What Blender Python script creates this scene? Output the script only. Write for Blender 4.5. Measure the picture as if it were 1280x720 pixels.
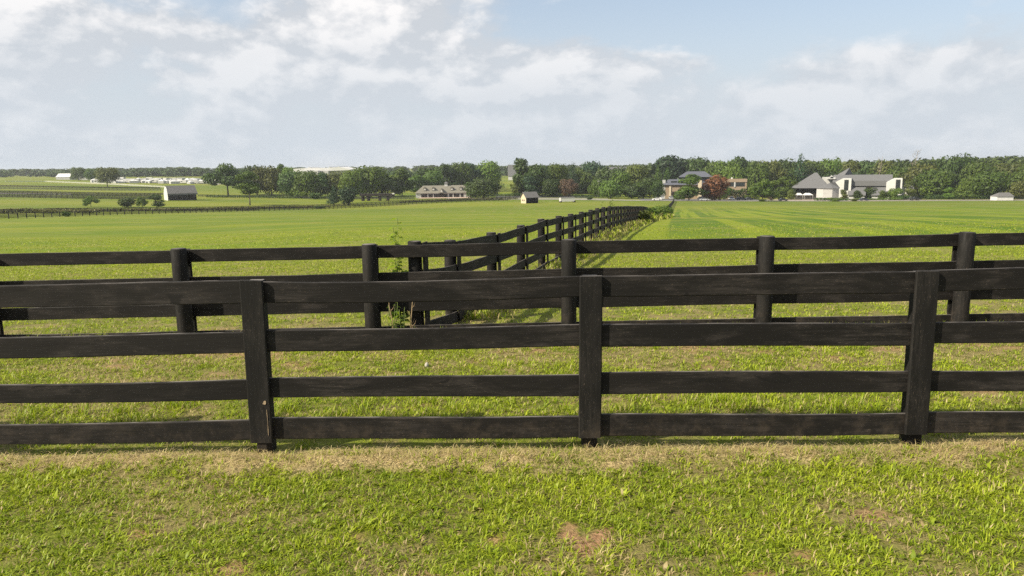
import bpy, math, random
import numpy as np
from mathutils import Vector, Matrix

for o in list(bpy.data.objects): bpy.data.objects.remove(o)
scene = bpy.context.scene
COL = scene.collection
random.seed(7); RNG = np.random.default_rng(7)

# ------------------------------------------------------------------ camera
F = 900.0; PITCH = math.radians(9.59); ROLL = 0.0135; EYE = 2.1
cam_d = bpy.data.cameras.new("camera"); cam = bpy.data.objects.new("camera", cam_d); COL.objects.link(cam)
cam_d.sensor_width = 36.0; cam_d.lens = 36.0 * F / 1280.0
cam_d.clip_start = 0.05; cam_d.clip_end = 12000
cam.matrix_world = Matrix.Translation((0, 0, EYE)) @ Matrix.Rotation(math.pi/2 - PITCH, 4, 'X') @ Matrix.Rotation(-ROLL, 4, 'Z')
scene.camera = cam

# ------------------------------------------------------------------ light, sky, exposure
SUN_EL = math.radians(37); SUN_AZ = math.radians(270 - 25)       # azimuth clockwise from +Y: left and a little behind the camera
sun_dir = Vector((math.sin(SUN_AZ)*math.cos(SUN_EL), math.cos(SUN_AZ)*math.cos(SUN_EL), math.sin(SUN_EL)))
sd = bpy.data.lights.new("sun", 'SUN'); sd.energy = 5.0; sd.angle = math.radians(0.53); sd.color = (1.0, 0.90, 0.70)
so = bpy.data.objects.new("sun", sd); COL.objects.link(so)
so.rotation_euler = sun_dir.to_track_quat('Z', 'Y').to_euler(); so.location = (-30, -10, 40)
SKY_STRENGTH = 0.095; CLOUD_STRENGTH = 0.64; EXPOSURE = 0.77
HAZE_DENSITY = 0.00013
scene.view_settings.view_transform = 'Standard'; scene.view_settings.look = 'None'
scene.view_settings.exposure = EXPOSURE; scene.view_settings.gamma = 1.0
scene.view_settings.use_curve_mapping = False
scene.render.engine = 'CYCLES'
scene.cycles.use_denoising = False
scene.cycles.max_bounces = 6; scene.cycles.transparent_max_bounces = 8
scene.cycles.volume_bounces = 0
scene.cycles.use_adaptive_sampling = True; scene.cycles.adaptive_threshold = 0.008

def px_ray(px, py):
    x = (px-640)/F; y = (360-py)/F; c, s = math.cos(ROLL), math.sin(ROLL)
    xu = c*x + s*y; yu = -s*x + c*y
    return (xu, math.cos(PITCH)+yu*math.sin(PITCH), -math.sin(PITCH)+yu*math.cos(PITCH))

# ------------------------------------------------------------------ node helpers
class NT:
    def __init__(s, tree): s.t = tree; s.n = tree.nodes; s.l = tree.links
    def new(s, typ, **kw):
        n = s.n.new(typ)
        for k, v in kw.items(): setattr(n, k, v)
        return n
    def put(s, sock, v):
        if hasattr(v, 'is_output') or hasattr(v, 'links') and not isinstance(v, (int, float)): s.l.new(v, sock)
        else: sock.default_value = v
    def math(s, op, a, b=None, c=None, clamp=False):
        n = s.new('ShaderNodeMath', operation=op, use_clamp=clamp); s.put(n.inputs[0], a)
        if b is not None: s.put(n.inputs[1], b)
        if c is not None: s.put(n.inputs[2], c)
        return n.outputs[0]
    def vmath(s, op, a, b=None):
        n = s.new('ShaderNodeVectorMath', operation=op); s.put(n.inputs[0], a)
        if b is not None: s.put(n.inputs[1], b)
        return n.outputs['Value'] if op in ('DISTANCE', 'LENGTH', 'DOT_PRODUCT') else n.outputs[0]
    def mix(s, f, a, b, blend='MIX'):
        n = s.new('ShaderNodeMix', data_type='RGBA', blend_type=blend); s.put(n.inputs[0], f)
        s.put(n.inputs[6], a if not isinstance(a, tuple) else (*a, 1) if len(a) == 3 else a)
        s.put(n.inputs[7], b if not isinstance(b, tuple) else (*b, 1) if len(b) == 3 else b)
        return n.outputs[2]
    def noise(s, vec, scale, detail=4, rough=0.55, dist=0.0, out=0):
        n = s.new('ShaderNodeTexNoise'); s.put(n.inputs['Vector'], vec); n.inputs['Scale'].default_value = scale
        n.inputs['Detail'].default_value = detail; n.inputs['Roughness'].default_value = rough; n.inputs['Distortion'].default_value = dist
        return n.outputs[out]
    def ramp(s, f, a, b, c=0.0, d=1.0, smooth=True):
        n = s.new('ShaderNodeMapRange', interpolation_type='SMOOTHSTEP' if smooth else 'LINEAR'); s.put(n.inputs[0], f)
        n.inputs[1].default_value = a; n.inputs[2].default_value = b; n.inputs[3].default_value = c; n.inputs[4].default_value = d
        return n.outputs[0]
    def mapping(s, vec, scale=(1, 1, 1), rot=(0, 0, 0)):
        n = s.new('ShaderNodeMapping'); s.put(n.inputs[0], vec); n.inputs['Scale'].default_value = scale; n.inputs['Rotation'].default_value = rot
        return n.outputs[0]

# world: physical sky, with broken cloud laid over it by direction
world = bpy.data.worlds.new("World"); scene.world = world; world.use_nodes = True
W = NT(world.node_tree); W.n.clear()
sky = W.new('ShaderNodeTexSky', sky_type='NISHITA'); sky.sun_disc = False
sky.sun_elevation = SUN_EL; sky.sun_rotation = SUN_AZ; sky.air_density = 1.0; sky.dust_density = 1.6; sky.ozone_density = 1.0
tc = W.new('ShaderNodeTexCoord'); dirv = tc.outputs['Generated']
sep = W.new('ShaderNodeSeparateXYZ'); W.l.new(dirv, sep.inputs[0])
el = W.math('ARCSINE', sep.outputs[2]); az = W.math('ARCTAN2', sep.outputs[0], sep.outputs[1])
comb = W.new('ShaderNodeCombineXYZ'); W.l.new(az, comb.inputs[0]); W.l.new(W.math('MULTIPLY', el, 2.0), comb.inputs[1])
ang = comb.outputs[0]
warp = W.noise(W.mapping(dirv, (1, 1, 2.4)), 9, 5, .6, 0, 1)
wv = W.new('ShaderNodeVectorMath', operation='MULTIPLY_ADD'); W.l.new(warp, wv.inputs[0]); wv.inputs[1].default_value = (.16, .16, .16); W.l.new(ang, wv.inputs[2])
angw0 = wv.outputs[0]
angw = W.vmath('SUBTRACT', angw0, (.08, .08, .08))
def blob(px, py, rad, ex=1.0, amp=1.0, soft=1.0):
    d = Vector(px_ray(px, py)).normalized(); a = math.atan2(d.x, d.y); e = math.asin(d.z)*2.0
    n = W.new('ShaderNodeVectorMath', operation='SUBTRACT'); W.l.new(angw, n.inputs[0]); n.inputs[1].default_value = (a, e, 0)
    m = W.new('ShaderNodeVectorMath', operation='MULTIPLY'); W.l.new(n.outputs[0], m.inputs[0]); m.inputs[1].default_value = (1/ex, 1, 1)
    return W.ramp(W.vmath('LENGTH', m.outputs[0]), rad, rad*(1-soft), 0, amp)
def total(lst):
    r = lst[0]
    for b in lst[1:]: r = W.math('ADD', r, b)
    return r
def cloudfield(off):                    # billowing density, sampled also a little higher up to find the lit tops
    v = W.vmath('ADD', dirv, off)
    n1 = W.noise(W.mapping(v, (1, 1, 1.7)), 5.2, 9, .56, .10)
    return n1
n_here = cloudfield((0, 0, 0)); n_up = cloudfield((-.012, 0, .016))
wide = W.noise(W.mapping(dirv, (1, 1, 3.2)), 2.3, 3, .5, .2)
gaps = total([blob(850, 20, .30, 1.9, .30), blob(760, 0, .20, 2.2, .22), blob(1010, 15, .20, 1.8, .16), blob(285, 15, .13, 1.5, .32), blob(185, 95, .14, 1.8, .22), blob(95, 128, .08, 2.2, .12), blob(480, 5, .07, 1.6, .08)])
puffs = total([blob(330, 55, .42, 2.8, .08), blob(1100, 95, .22, 2.8, .04), blob(800, 70, .10, 1.9, .16), blob(650, 88, .13, 2.6, .16), blob(620, 20, .20, 2.4, .14), blob(430, 45, .20, 2.2, .16), blob(300, 40, .10, 1.6, .14), blob(40, 30, .18, 1.7, .16), blob(380, 95, .10, 2.6, .12),
               blob(455, 148, .05, 2.2, .12), blob(225, 100, .04, 1.8, .12), blob(1060, 62, .15, 2.8, .10), blob(985, 128, .05, 3.2, .12), blob(1110, 152, .04, 3.6, .10), blob(1210, 88, .08, 2.8, .10), blob(90, 95, .12, 2.0, .10)])
dens = W.math('SUBTRACT', W.math('ADD', W.math('ADD', n_here, W.math('MULTIPLY', wide, .35)), puffs), gaps)
cover = W.ramp(dens, .50, .74)
lit = W.math('MULTIPLY', W.math('SUBTRACT', n_here, n_up), 9.5)
thick = W.ramp(dens, .60, 1.0)
bri = W.math('ADD', W.math('ADD', lit, W.math('MULTIPLY', thick, .42)), .24, clamp=True)
shade = total([blob(700, 118, .07, 4.5, .36), blob(660, 58, .05, 4.5, .25), blob(450, 72, .05, 4.5, .22), blob(120, 62, .12, 2.2, .25), blob(560, 138, .06, 4.4, .15), blob(60, 70, .06, 3, .2)])
bri = W.math('SUBTRACT', bri, shade, clamp=True)
cloud_col = W.mix(bri, (0.570, 0.602, 0.645), (0.93, 0.912, 0.905))
veil = (0.600, 0.655, 0.715)
low = W.ramp(el, 0.04, 0.24)                                  # thick pale air towards the skyline
cloud_col = W.mix(low, W.mix(.22, veil, cloud_col), cloud_col)
thin = W.ramp(el, 0.24, 0.02, .42, 1.0)
base_sky = veil
bg1 = W.new('ShaderNodeBackground'); W.l.new(sky.outputs[0], bg1.inputs[0]); bg1.inputs[1].default_value = SKY_STRENGTH
bg2 = W.new('ShaderNodeBackground'); W.l.new(cloud_col, bg2.inputs[0]); bg2.inputs[1].default_value = CLOUD_STRENGTH
bgv = W.new('ShaderNodeBackground'); bgv.inputs[0].default_value = (*veil, 1); bgv.inputs[1].default_value = CLOUD_STRENGTH
mv = W.new('ShaderNodeMixShader'); W.l.new(thin, mv.inputs[0]); W.l.new(bg1.outputs[0], mv.inputs[1]); W.l.new(bgv.outputs[0], mv.inputs[2])
ms = W.new('ShaderNodeMixShader'); W.l.new(cover, ms.inputs[0]); W.l.new(mv.outputs[0], ms.inputs[1]); W.l.new(bg2.outputs[0], ms.inputs[2])
wo = W.new('ShaderNodeOutputWorld'); W.l.new(ms.outputs[0], wo.inputs[0])

# ------------------------------------------------------------------ terrain height
HZ = lambda px: 208 - 0.0135*(px-640)
Yk = np.array([9.2, 18, 28, 34, 46, 66, 105, 165, 235, 300, 380, 480, 680, 1000, 1500, 4000.])
colx = np.array([-300, 0, 130, 250, 430, 640, 840, 1060, 1280, 1600.])
def mid(hs): return [2.1 - h for h in []]
def slope_from_py(px, pys): return [px_ray(px, p)[2]/px_ray(px, p)[1] for p in pys]
near_h = [-.12, -.45, -.86, -1.08, -1.75, -2.9]
def row(px, near, pys):
    s = [(h-EYE)/y for h, y in zip(near, Yk)] + slope_from_py(px, pys)
    return s
nl = [-.12, -.50, -.98, -1.30, -2.1, -3.6]
TAB = np.array([
 row(-300, nl, [287, 278, 266, 254, 244, 237, 229, 225, 222, 221.0]),
 row(0,    nl, [284, 274.5, 262, 253, 243, 235, 225, 221, 219, 217.2]),
 row(130,  nl, [281, 274, 265, 258, 247, 239, 228, 221, 217, 215.6]),
 row(250,  nl, [280, 272.5, 266, 260, 250, 240, 229, 219.5, 216, 214]),
 row(430,  near_h, [277, 270, 265, 261.5, 252, 243, 232, 220, 215, 211.5]),
 row(640,  near_h, [275, 268, 261, 255, 248, 243, 233, 220, 213, 209]),
 row(840,  near_h, [273.4, 265.5, 259, 255, 250.5, 245, 236, 222, 213, 206]),
 row(1060, near_h, [270, 262, 257.5, 254.2, 250.5, 247, 238, 226, 212, 203]),
 row(1280, near_h, [269, 261, 257, 253.5, 249.5, 246, 237, 224, 209, 200]),
 row(1600, near_h, [268, 260, 255, 250, 246, 242, 234, 220, 205, 196])])
NL = 260
gl = np.linspace(math.log(Yk[0]), math.log(Yk[-1]), NL)
gc = np.linspace(-300, 1600, 120)
tmp = np.array([np.interp(gl, np.log(Yk), r) for r in TAB])
G = np.array([np.interp(gc, colx, tmp[:, j]) for j in range(NL)])     # [NL, 120]
def smooth(A, k, axis):
    w = np.hanning(k+2)[1:-1]; w /= w.sum(); p = k//2
    pad = [(0, 0), (0, 0)]; pad[axis] = (p, p)
    B = np.pad(A, pad, mode='edge')
    return np.apply_along_axis(lambda v: np.convolve(v, w, 'valid'), axis, B)
G = smooth(smooth(G, 13, 0), 15, 1)
G[:1] = G[:1]
def hgt(X, Y):
    X = np.asarray(X, float); Y = np.asarray(Y, float)
    Yc = np.maximum(Y, 9.2)
    col = np.clip(640 + F*X/Yc, -300, 1599.9)
    fc = (col+300)/1900*119; fl = (np.clip(np.log(Yc), gl[0], gl[-1]-1e-6)-gl[0])/(gl[-1]-gl[0])*(NL-1)
    i = np.clip(fc.astype(int), 0, 118); j = np.clip(fl.astype(int), 0, NL-2); a = fc-i; b = fl-j
    s = (G[j, i]*(1-a)+G[j, i+1]*a)*(1-b) + (G[j+1, i]*(1-a)+G[j+1, i+1]*a)*b
    h = EYE + s*Yc
    t = np.clip((Y-5.4)/(9.2-5.4), 0, 1); t = t*t*(3-2*t)
    return np.where(Y < 9.2, -.072+(h+.072)*t, h)
def lattice(X, Y, seed):
    xi = np.floor(X).astype(np.int64); yi = np.floor(Y).astype(np.int64); fx = X-xi; fy = Y-yi
    fx = fx*fx*(3-2*fx); fy = fy*fy*(3-2*fy)
    def hsh(a, b):
        n = (a*374761393 + b*668265263 + seed*1442695041) & 0xffffffff
        n = ((n ^ (n >> 13))*1274126177) & 0xffffffff
        return ((n ^ (n >> 16)) & 0xffff)/65535.0
    return (hsh(xi, yi)*(1-fx)+hsh(xi+1, yi)*fx)*(1-fy) + (hsh(xi, yi+1)*(1-fx)+hsh(xi+1, yi+1)*fx)*fy
def fbm(X, Y, sc, seed=0, oc=4):
    r = 0; a = 1; t = 0
    for k in range(oc):
        r = r + a*lattice(X*sc*2**k+31.7*k, Y*sc*2**k-17.3*k, seed+k); t += a; a *= .55
    return r/t
def micro(X, Y):
    d = np.hypot(X, Y)
    w = np.clip(1-(d-25)/30, 0, 1)
    m = strawmap(X, Y)
    return w*((fbm(X, Y, 1.1, 5, 3)-.5)*.05 + (fbm(X, Y, 9, 9, 2)-.5)*.012) + m*(.004+.060*fbm(X, Y, 7, 77, 3))*w*sstep(5.28-Y, 0, .18)
def sstep(v, a, b):
    t = np.clip((v-a)/(b-a), 0, 1); return t*t*(3-2*t)
def strawmap(X, Y):            # cut-straw strip lying along the foot of the near fence
    e = (fbm(X, Y, 1.6, 41, 4)-.5)*.55+(fbm(X, Y, 6, 43, 3)-.5)*.35
    return sstep(Y+e, 4.90, 5.10)*(1-sstep(Y+e*.3, 5.26, 5.40))*(.62+.38*sstep(fbm(X, Y, 2.4, 47, 3), .36, .52))
LFa = 0.23515; LFX0 = -1.41561; LFY0 = 8.4165
def longx(Y): return LFX0 + LFa*(Y-LFY0)
def drymap(X, Y):
    n = fbm(X, Y, 1.35, 3, 5); n2 = fbm(X, Y*2.2, .6, 21, 4)
    d = sstep(n, .53, .68)*.70
    d = np.maximum(d, .75*sstep(fbm(X, Y*1.8, 1.3, 55, 4)+np.exp(-((Y-8.3)/.8)**2)*.16, .56, .74)*np.where((Y > 5.6) & (Y < 11), 1, .0))
    d = np.where(Y > 14, sstep(n2, .55, .75)*.5, d)
    # foot of the long fence
    lf = np.exp(-((X-longx(Y)-.35-.003*Y)/(.28+.004*Y))**2)*np.where((Y > 9.6) & (Y < 130), 1, 0)
    d = np.maximum(d, lf*(.45+.55*fbm(X, Y, .8, 66, 3)))
    # bare ground round the second fence
    d = np.maximum(d, np.exp(-((Y-9.15)/.30)**2)*sstep(fbm(X, Y, 1.2, 13, 3), .38, .60)*.95)
    return np.clip(d, 0, 1)
def soilmap(X, Y):
    n = (fbm(X, Y, 9, 91, 3)-.5)*.10
    v = np.minimum(np.hypot((X-.34)*1.3+(Y-3.93)*.8, (Y-3.93)*.9)-.0, np.hypot((X-.50)*1.3-(Y-3.96)*.6, (Y-3.98)*.8))
    v = np.minimum(v, np.hypot((X-.41)*1.2, (Y-3.84)*1.0))
    s = 1-sstep(v+n, .06, .13)
    for (cx, cy, r) in ((-.12, 3.95, .06), (.33, 4.08, .05), (-1.55, 3.65, .10), (1.3, 3.55, .09), (-2.3, 4.05, .08), (2.2, 4.2, .1), (1.62, 3.72, .09), (-.5, 3.55, .08), (-.95, 4.0, .07)):
        s = np.maximum(s, (1-sstep(np.hypot(X-cx, (Y-cy)*1.2)+n, r*.6, r*1.4))*.75)
    s = np.maximum(s, sstep(fbm(X, Y*1.5, 2.2, 123, 4)+np.exp(-((Y-8.6)/.5)**2)*.14, .68, .80)*np.where((Y > 5.7) & (Y < 10.5), .6, 0))
    return s
def Z(x, y): return float(hgt(x, y) + micro(np.array([x]), np.array([y]))[0])
def at(px, Y):
    X = 0.0
    s = px_ray(px, 250); X = s[0]/s[1]*Y
    return X, Y, Z(X, Y)
def hit(px, py, y0=12, y1=1400):
    d = px_ray(px, py); sl = d[2]/d[1]; xs = d[0]/d[1]
    Ys = np.exp(np.linspace(math.log(y0), math.log(y1), 3000)); z = EYE+sl*Ys; h = hgt(xs*Ys, Ys)
    k = np.argmax(z <= h)
    if z[k] > h[k]: k = int(np.argmin(z-h))
    return xs*Ys[k], Ys[k], float(h[k])

# ------------------------------------------------------------------ object helpers
class MB:
    def __init__(s): s.v = []; s.f = []
    def add(s, vs, fs):
        b = len(s.v); s.v += [tuple(v) for v in vs]; s.f += [tuple(b+i for i in f) for f in fs]; return s
    def box(s, x0, x1, y0, y1, z0, z1):
        return s.add([(x0,y0,z0),(x1,y0,z0),(x1,y1,z0),(x0,y1,z0),(x0,y0,z1),(x1,y0,z1),(x1,y1,z1),(x0,y1,z1)],
                     [(0,3,2,1),(4,5,6,7),(0,1,5,4),(1,2,6,5),(2,3,7,6),(3,0,4,7)])
    def prism(s, pts, y0, y1):          # polygon in x,z extruded along y
        n = len(pts); vs = [(x, y0, z) for x, z in pts]+[(x, y1, z) for x, z in pts]
        fs = [tuple(range(n)), tuple(range(2*n-1, n-1, -1))]+[(i, i+n, (i+1) % n+n, (i+1) % n) for i in range(n)]
        return s.add(vs, fs)
    def prismx(s, pts, x0, x1):         # polygon in y,z extruded along x
        n = len(pts); vs = [(x0, y, z) for y, z in pts]+[(x1, y, z) for y, z in pts]
        fs = [tuple(range(n-1, -1, -1)), tuple(range(n, 2*n))]+[(i, (i+1) % n, (i+1) % n+n, i+n) for i in range(n)]
        return s.add(vs, fs)
    def prismz(s, pts, z0, z1):
        n = len(pts); vs = [(x, y, z0) for x, y in pts]+[(x, y, z1) for x, y in pts]
        fs = [tuple(range(n-1, -1, -1)), tuple(range(n, 2*n))]+[(i, (i+1) % n, (i+1) % n+n, i+n) for i in range(n)]
        return s.add(vs, fs)
    def frustum(s, x0, x1, y0, y1, z0, X0, X1, Y0, Y1, z1):
        return s.add([(x0,y0,z0),(x1,y0,z0),(x1,y1,z0),(x0,y1,z0),(X0,Y0,z1),(X1,Y0,z1),(X1,Y1,z1),(X0,Y1,z1)],
                     [(0,3,2,1),(4,5,6,7),(0,1,5,4),(1,2,6,5),(2,3,7,6),(3,0,4,7)])
    def tube(s, pts, rads, n=8, cap=True):
        pts = [Vector(p) for p in pts]; rings = []; base = len(s.v)
        for i, p in enumerate(pts):
            d = (pts[min(i+1, len(pts)-1)]-pts[max(i-1, 0)])
            if d.length < 1e-9: d = Vector((0, 0, 1))
            d.normalize(); a = d.orthogonal().normalized() if abs(d.z) < .9 else Vector((1, 0, 0)); a = (a-d*a.dot(d)).normalized(); b = d.cross(a)
            for k in range(n):
                t = 2*math.pi*k/n; s.v.append(tuple(p+(a*math.cos(t)+b*math.sin(t))*rads[i]))
        for i in range(len(pts)-1):
            for k in range(n):
                s.f.append((base+i*n+k, base+i*n+(k+1) % n, base+(i+1)*n+(k+1) % n, base+(i+1)*n+k))
        if cap:
            s.f.append(tuple(base+k for k in range(n-1, -1, -1))); s.f.append(tuple(base+(len(pts)-1)*n+k for k in range(n)))
        return s
    def mesh(s, name, smooth=False):
        me = bpy.data.meshes.new(name); me.from_pydata(s.v, [], s.f); me.update()
        if smooth: me.polygons.foreach_set('use_smooth', [True]*len(me.polygons))
        return me
def raw_mesh(name, V, Fs, nper, attrs=None, smooth=False):
    """V (n,3); Fs flat loop indices; nper verts per face (array)"""
    me = bpy.data.meshes.new(name); me.vertices.add(len(V)); me.vertices.foreach_set('co', np.ascontiguousarray(V, np.float32).ravel())
    me.loops.add(len(Fs)); me.loops.foreach_set('vertex_index', np.ascontiguousarray(Fs, np.int32))
    st = np.concatenate([[0], np.cumsum(nper)[:-1]]).astype(np.int32)
    me.polygons.add(len(nper)); me.polygons.foreach_set('loop_start', st)
    if smooth: me.polygons.foreach_set('use_smooth', np.ones(len(nper), bool))
    me.update(calc_edges=True)
    for k, a in (attrs or {}).items():
        at_ = me.attributes.new(k, 'FLOAT', 'POINT'); at_.data.foreach_set('value', np.ascontiguousarray(a, np.float32))
    return me
def link(name, data, mat=None, parent=None, loc=(0, 0, 0), rotz=0):
    o = bpy.data.objects.new(name, data); COL.objects.link(o); o.location = loc; o.rotation_euler = (0, 0, rotz)
    if mat is not None: data.materials.append(mat) if len(data.materials) == 0 else None
    if parent: o.parent = parent
    return o
def part(name, mb, mat, parent, smooth=False, label=None):
    o = link(name, mb.mesh(name, smooth) if isinstance(mb, MB) else mb, mat, parent)
    if label: o['label'] = label
    return o
def tag(o, label=None, cat=None, group=None, kind=None):
    if label: o['label'] = label
    if cat: o['category'] = cat
    if group: o['group'] = group
    if kind: o['kind'] = kind
    return o
def thing(name, label, cat, loc, rotz=0, group=None):
    o = bpy.data.objects.new(name, None); COL.objects.link(o); o.location = loc; o.rotation_euler = (0, 0, rotz); o.empty_display_size = .3
    return tag(o, label, cat, group)
def copy_tree(o, parent=None):
    c = o.copy(); COL.objects.link(c); c.parent = parent
    for ch in list(o.children): copy_tree(ch, c)
    return c

# ------------------------------------------------------------------ materials
def base_mat(name, rough=.8, spec=.3):
    m = bpy.data.materials.new(name); m.use_nodes = True; t = NT(m.node_tree); t.n.clear()
    p = t.new('ShaderNodeBsdfPrincipled'); o = t.new('ShaderNodeOutputMaterial'); t.l.new(p.outputs[0], o.inputs[0])
    p.inputs['Roughness'].default_value = rough; p.inputs['Specular IOR Level'].default_value = spec
    return m, t, p, o
def simple(name, col, rough=.8, var=.25, scale=2.0, spec=.3, stretch=(1, 1, 1), bump=0):
    m, t, p, o = base_mat(name, rough, spec)
    c = t.new('ShaderNodeTexCoord').outputs['Object']; n = t.noise(t.mapping(c, stretch), scale, 5, .6)
    dk = tuple(x*(1-var) for x in col); lt = tuple(min(1, x*(1+var)) for x in col)
    t.l.new(t.mix(t.ramp(n, .3, .7), dk, lt), p.inputs['Base Color'])
    if bump:
        b = t.new('ShaderNodeBump'); b.inputs['Strength'].default_value = bump; b.inputs['Distance'].default_value = .02
        t.l.new(n, b.inputs['Height']); t.l.new(b.outputs[0], p.inputs['Normal'])
    return m
def board_mat(name, axis, dark=(.0068, .0060, .0058), light=(.030, .026, .0245), seed=0):
    """black fence paint, weathered: grain runs along the given axis"""
    m, t, p, o = base_mat(name, .7, .22)
    c = t.new('ShaderNodeTexCoord').outputs['Object']
    oi = t.new('ShaderNodeObjectInfo').outputs['Random']
    off = t.new('ShaderNodeCombineXYZ'); t.l.new(t.math('MULTIPLY', oi, 37.0), off.inputs[0]); t.l.new(t.math('MULTIPLY', oi, 91.0), off.inputs[2])
    cc = t.vmath('ADD', c, off.outputs[0])
    st = {'x': (.7, 10, 10), 'z': (10, 10, .9), 'y': (10, .7, 10)}[axis]
    grain = t.noise(t.mapping(cc, st), 5.0, 8, .65, .35)
    patch = t.noise(t.mapping(cc, {'x': (.7, 2, 2), 'z': (2, 2, .7), 'y': (2, .7, 2)}[axis]), 2.3, 5, .6, .6)
    knots = t.noise(t.mapping(cc, {'x': (.5, 1.6, 1.6), 'z': (1.6, 1.6, .5), 'y': (1.6, .5, 1.6)}[axis]), 6.0, 2, .5, 1.2)
    f = t.math('MULTIPLY', t.ramp(patch, .42, .66), t.ramp(grain, .36, .64, .10, 1.0))
    f = t.math('ADD', f, t.math('MULTIPLY', oi, .10), clamp=True)
    col = t.mix(f, dark, light)
    kn = t.ramp(knots, .64, .70, 0, .85)
    col = t.mix(kn, col, (.006, .0055, .0055))
    # fine scratches and flaked paint
    sc = t.noise(t.mapping(cc, tuple(v*1.4 for v in st)), 22, 3, .7, .1)
    col = t.mix(t.math('MULTIPLY', t.ramp(sc, .63, .72), t.ramp(patch, .42, .58), clamp=True), col, (.14, .110, .09))
    # top edges worn to grey wood
    g = t.new('ShaderNodeNewGeometry'); sp = t.new('ShaderNodeSeparateXYZ'); t.l.new(g.outputs['Normal'], sp.inputs[0])
    edge = t.math('MULTIPLY', t.ramp(sp.outputs[2], .75, .95), t.ramp(t.noise(t.mapping(cc, (1, 1, 1)), 3.1, 5, .6), .40, .62, .05, .85))
    col = t.mix(edge, col, (.17, .155, .145))
    # splashed mud low down
    ps = t.new('ShaderNodeSeparateXYZ'); t.l.new(g.outputs['Position'], ps.inputs[0])
    mud = t.math('MULTIPLY', t.ramp(ps.outputs[2], .34, .02), t.ramp(t.noise(cc, 7, 6, .7), .44, .72, 0.0, .45))
    col = t.mix(mud, col, (.075, .058, .045))
    t.l.new(col, p.inputs['Base Color'])
    t.l.new(t.ramp(grain, .3, .7, .62, .88), p.inputs['Roughness'])
    b = t.new('ShaderNodeBump'); b.inputs['Strength'].default_value = .55; b.inputs['Distance'].default_value = .004
    t.l.new(t.math('ADD', grain, t.math('MULTIPLY', knots, .6)), b.inputs['Height']); t.l.new(b.outputs[0], p.inputs['Normal'])
    return m
def leaf_mat(name, c1, c2, trans=.35, rough=.55, attr=None, objvar=.25):
    m, t, p, o = base_mat(name, rough, .25)
    oi = t.new('ShaderNodeObjectInfo').outputs['Random']
    a = t.new('ShaderNodeAttribute'); a.attribute_name = 'tint'
    col = t.mix(a.outputs['Fac'], c1, c2)
    hs = t.new('ShaderNodeHueSaturation'); t.l.new(col, hs.inputs['Color'])
    t.l.new(t.math('MULTIPLY_ADD', oi, objvar*2, 1-objvar), hs.inputs['Value']); t.l.new(t.math('MULTIPLY_ADD', oi, .03, .485), hs.inputs['Hue'])
    col = hs.outputs[0]
    t.l.new(col, p.inputs['Base Color'])
    tr = t.new('ShaderNodeBsdfTranslucent'); t.l.new(t.mix(.5, col, (c2[0]*1.3, c2[1]*1.3, c2[2]*.6)), tr.inputs[0])
    mx = t.new('ShaderNodeMixShader'); mx.inputs[0].default_value = trans; t.l.new(p.outputs[0], mx.inputs[1]); t.l.new(tr.outputs[0], mx.inputs[2])
    t.l.new(mx.outputs[0], o.inputs[0]); return m

M = {}
M['board'] = board_mat('black_fence_paint', 'x')
M['post'] = board_mat('black_post_paint', 'z', dark=(.0062, .0058, .0058), light=(.019, .017, .016))
M['boardy'] = board_mat('black_rail_paint', 'y')
M['farblack'] = simple('far_fence_paint', (.016, .0155, .016), .7, .3)
M['bark'] = simple('bark', (.09, .075, .06), .9, .35, 3)
M['deadwood'] = simple('dead_wood', (.22, .19, .15), .9, .3, 3)
LEAF = {
 'dark':   leaf_mat('leaves_dark', (.026, .052, .012), (.064, .108, .020), .24),
 'mid':    leaf_mat('leaves_mid', (.045, .082, .012), (.105, .160, .024), .30),
 'light':  leaf_mat('leaves_light', (.070, .125, .018), (.145, .205, .030), .35),
 'olive':  leaf_mat('leaves_olive', (.056, .074, .016), (.120, .138, .030), .30),
 'conif':  leaf_mat('leaves_bluegreen', (.020, .044, .020), (.040, .078, .030), .15),
 'red':    leaf_mat('leaves_red', (.095, .042, .022), (.185, .078, .036), .28),
 'scrub':  leaf_mat('leaves_scrub', (.085, .085, .034), (.170, .160, .070), .25),
 'lush':   leaf_mat('leaves_lush', (.15, .26, .02), (.27, .40, .05), .45),
 'brown':  leaf_mat('leaves_brown', (.085, .055, .036), (.150, .105, .060), .25)}

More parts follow.
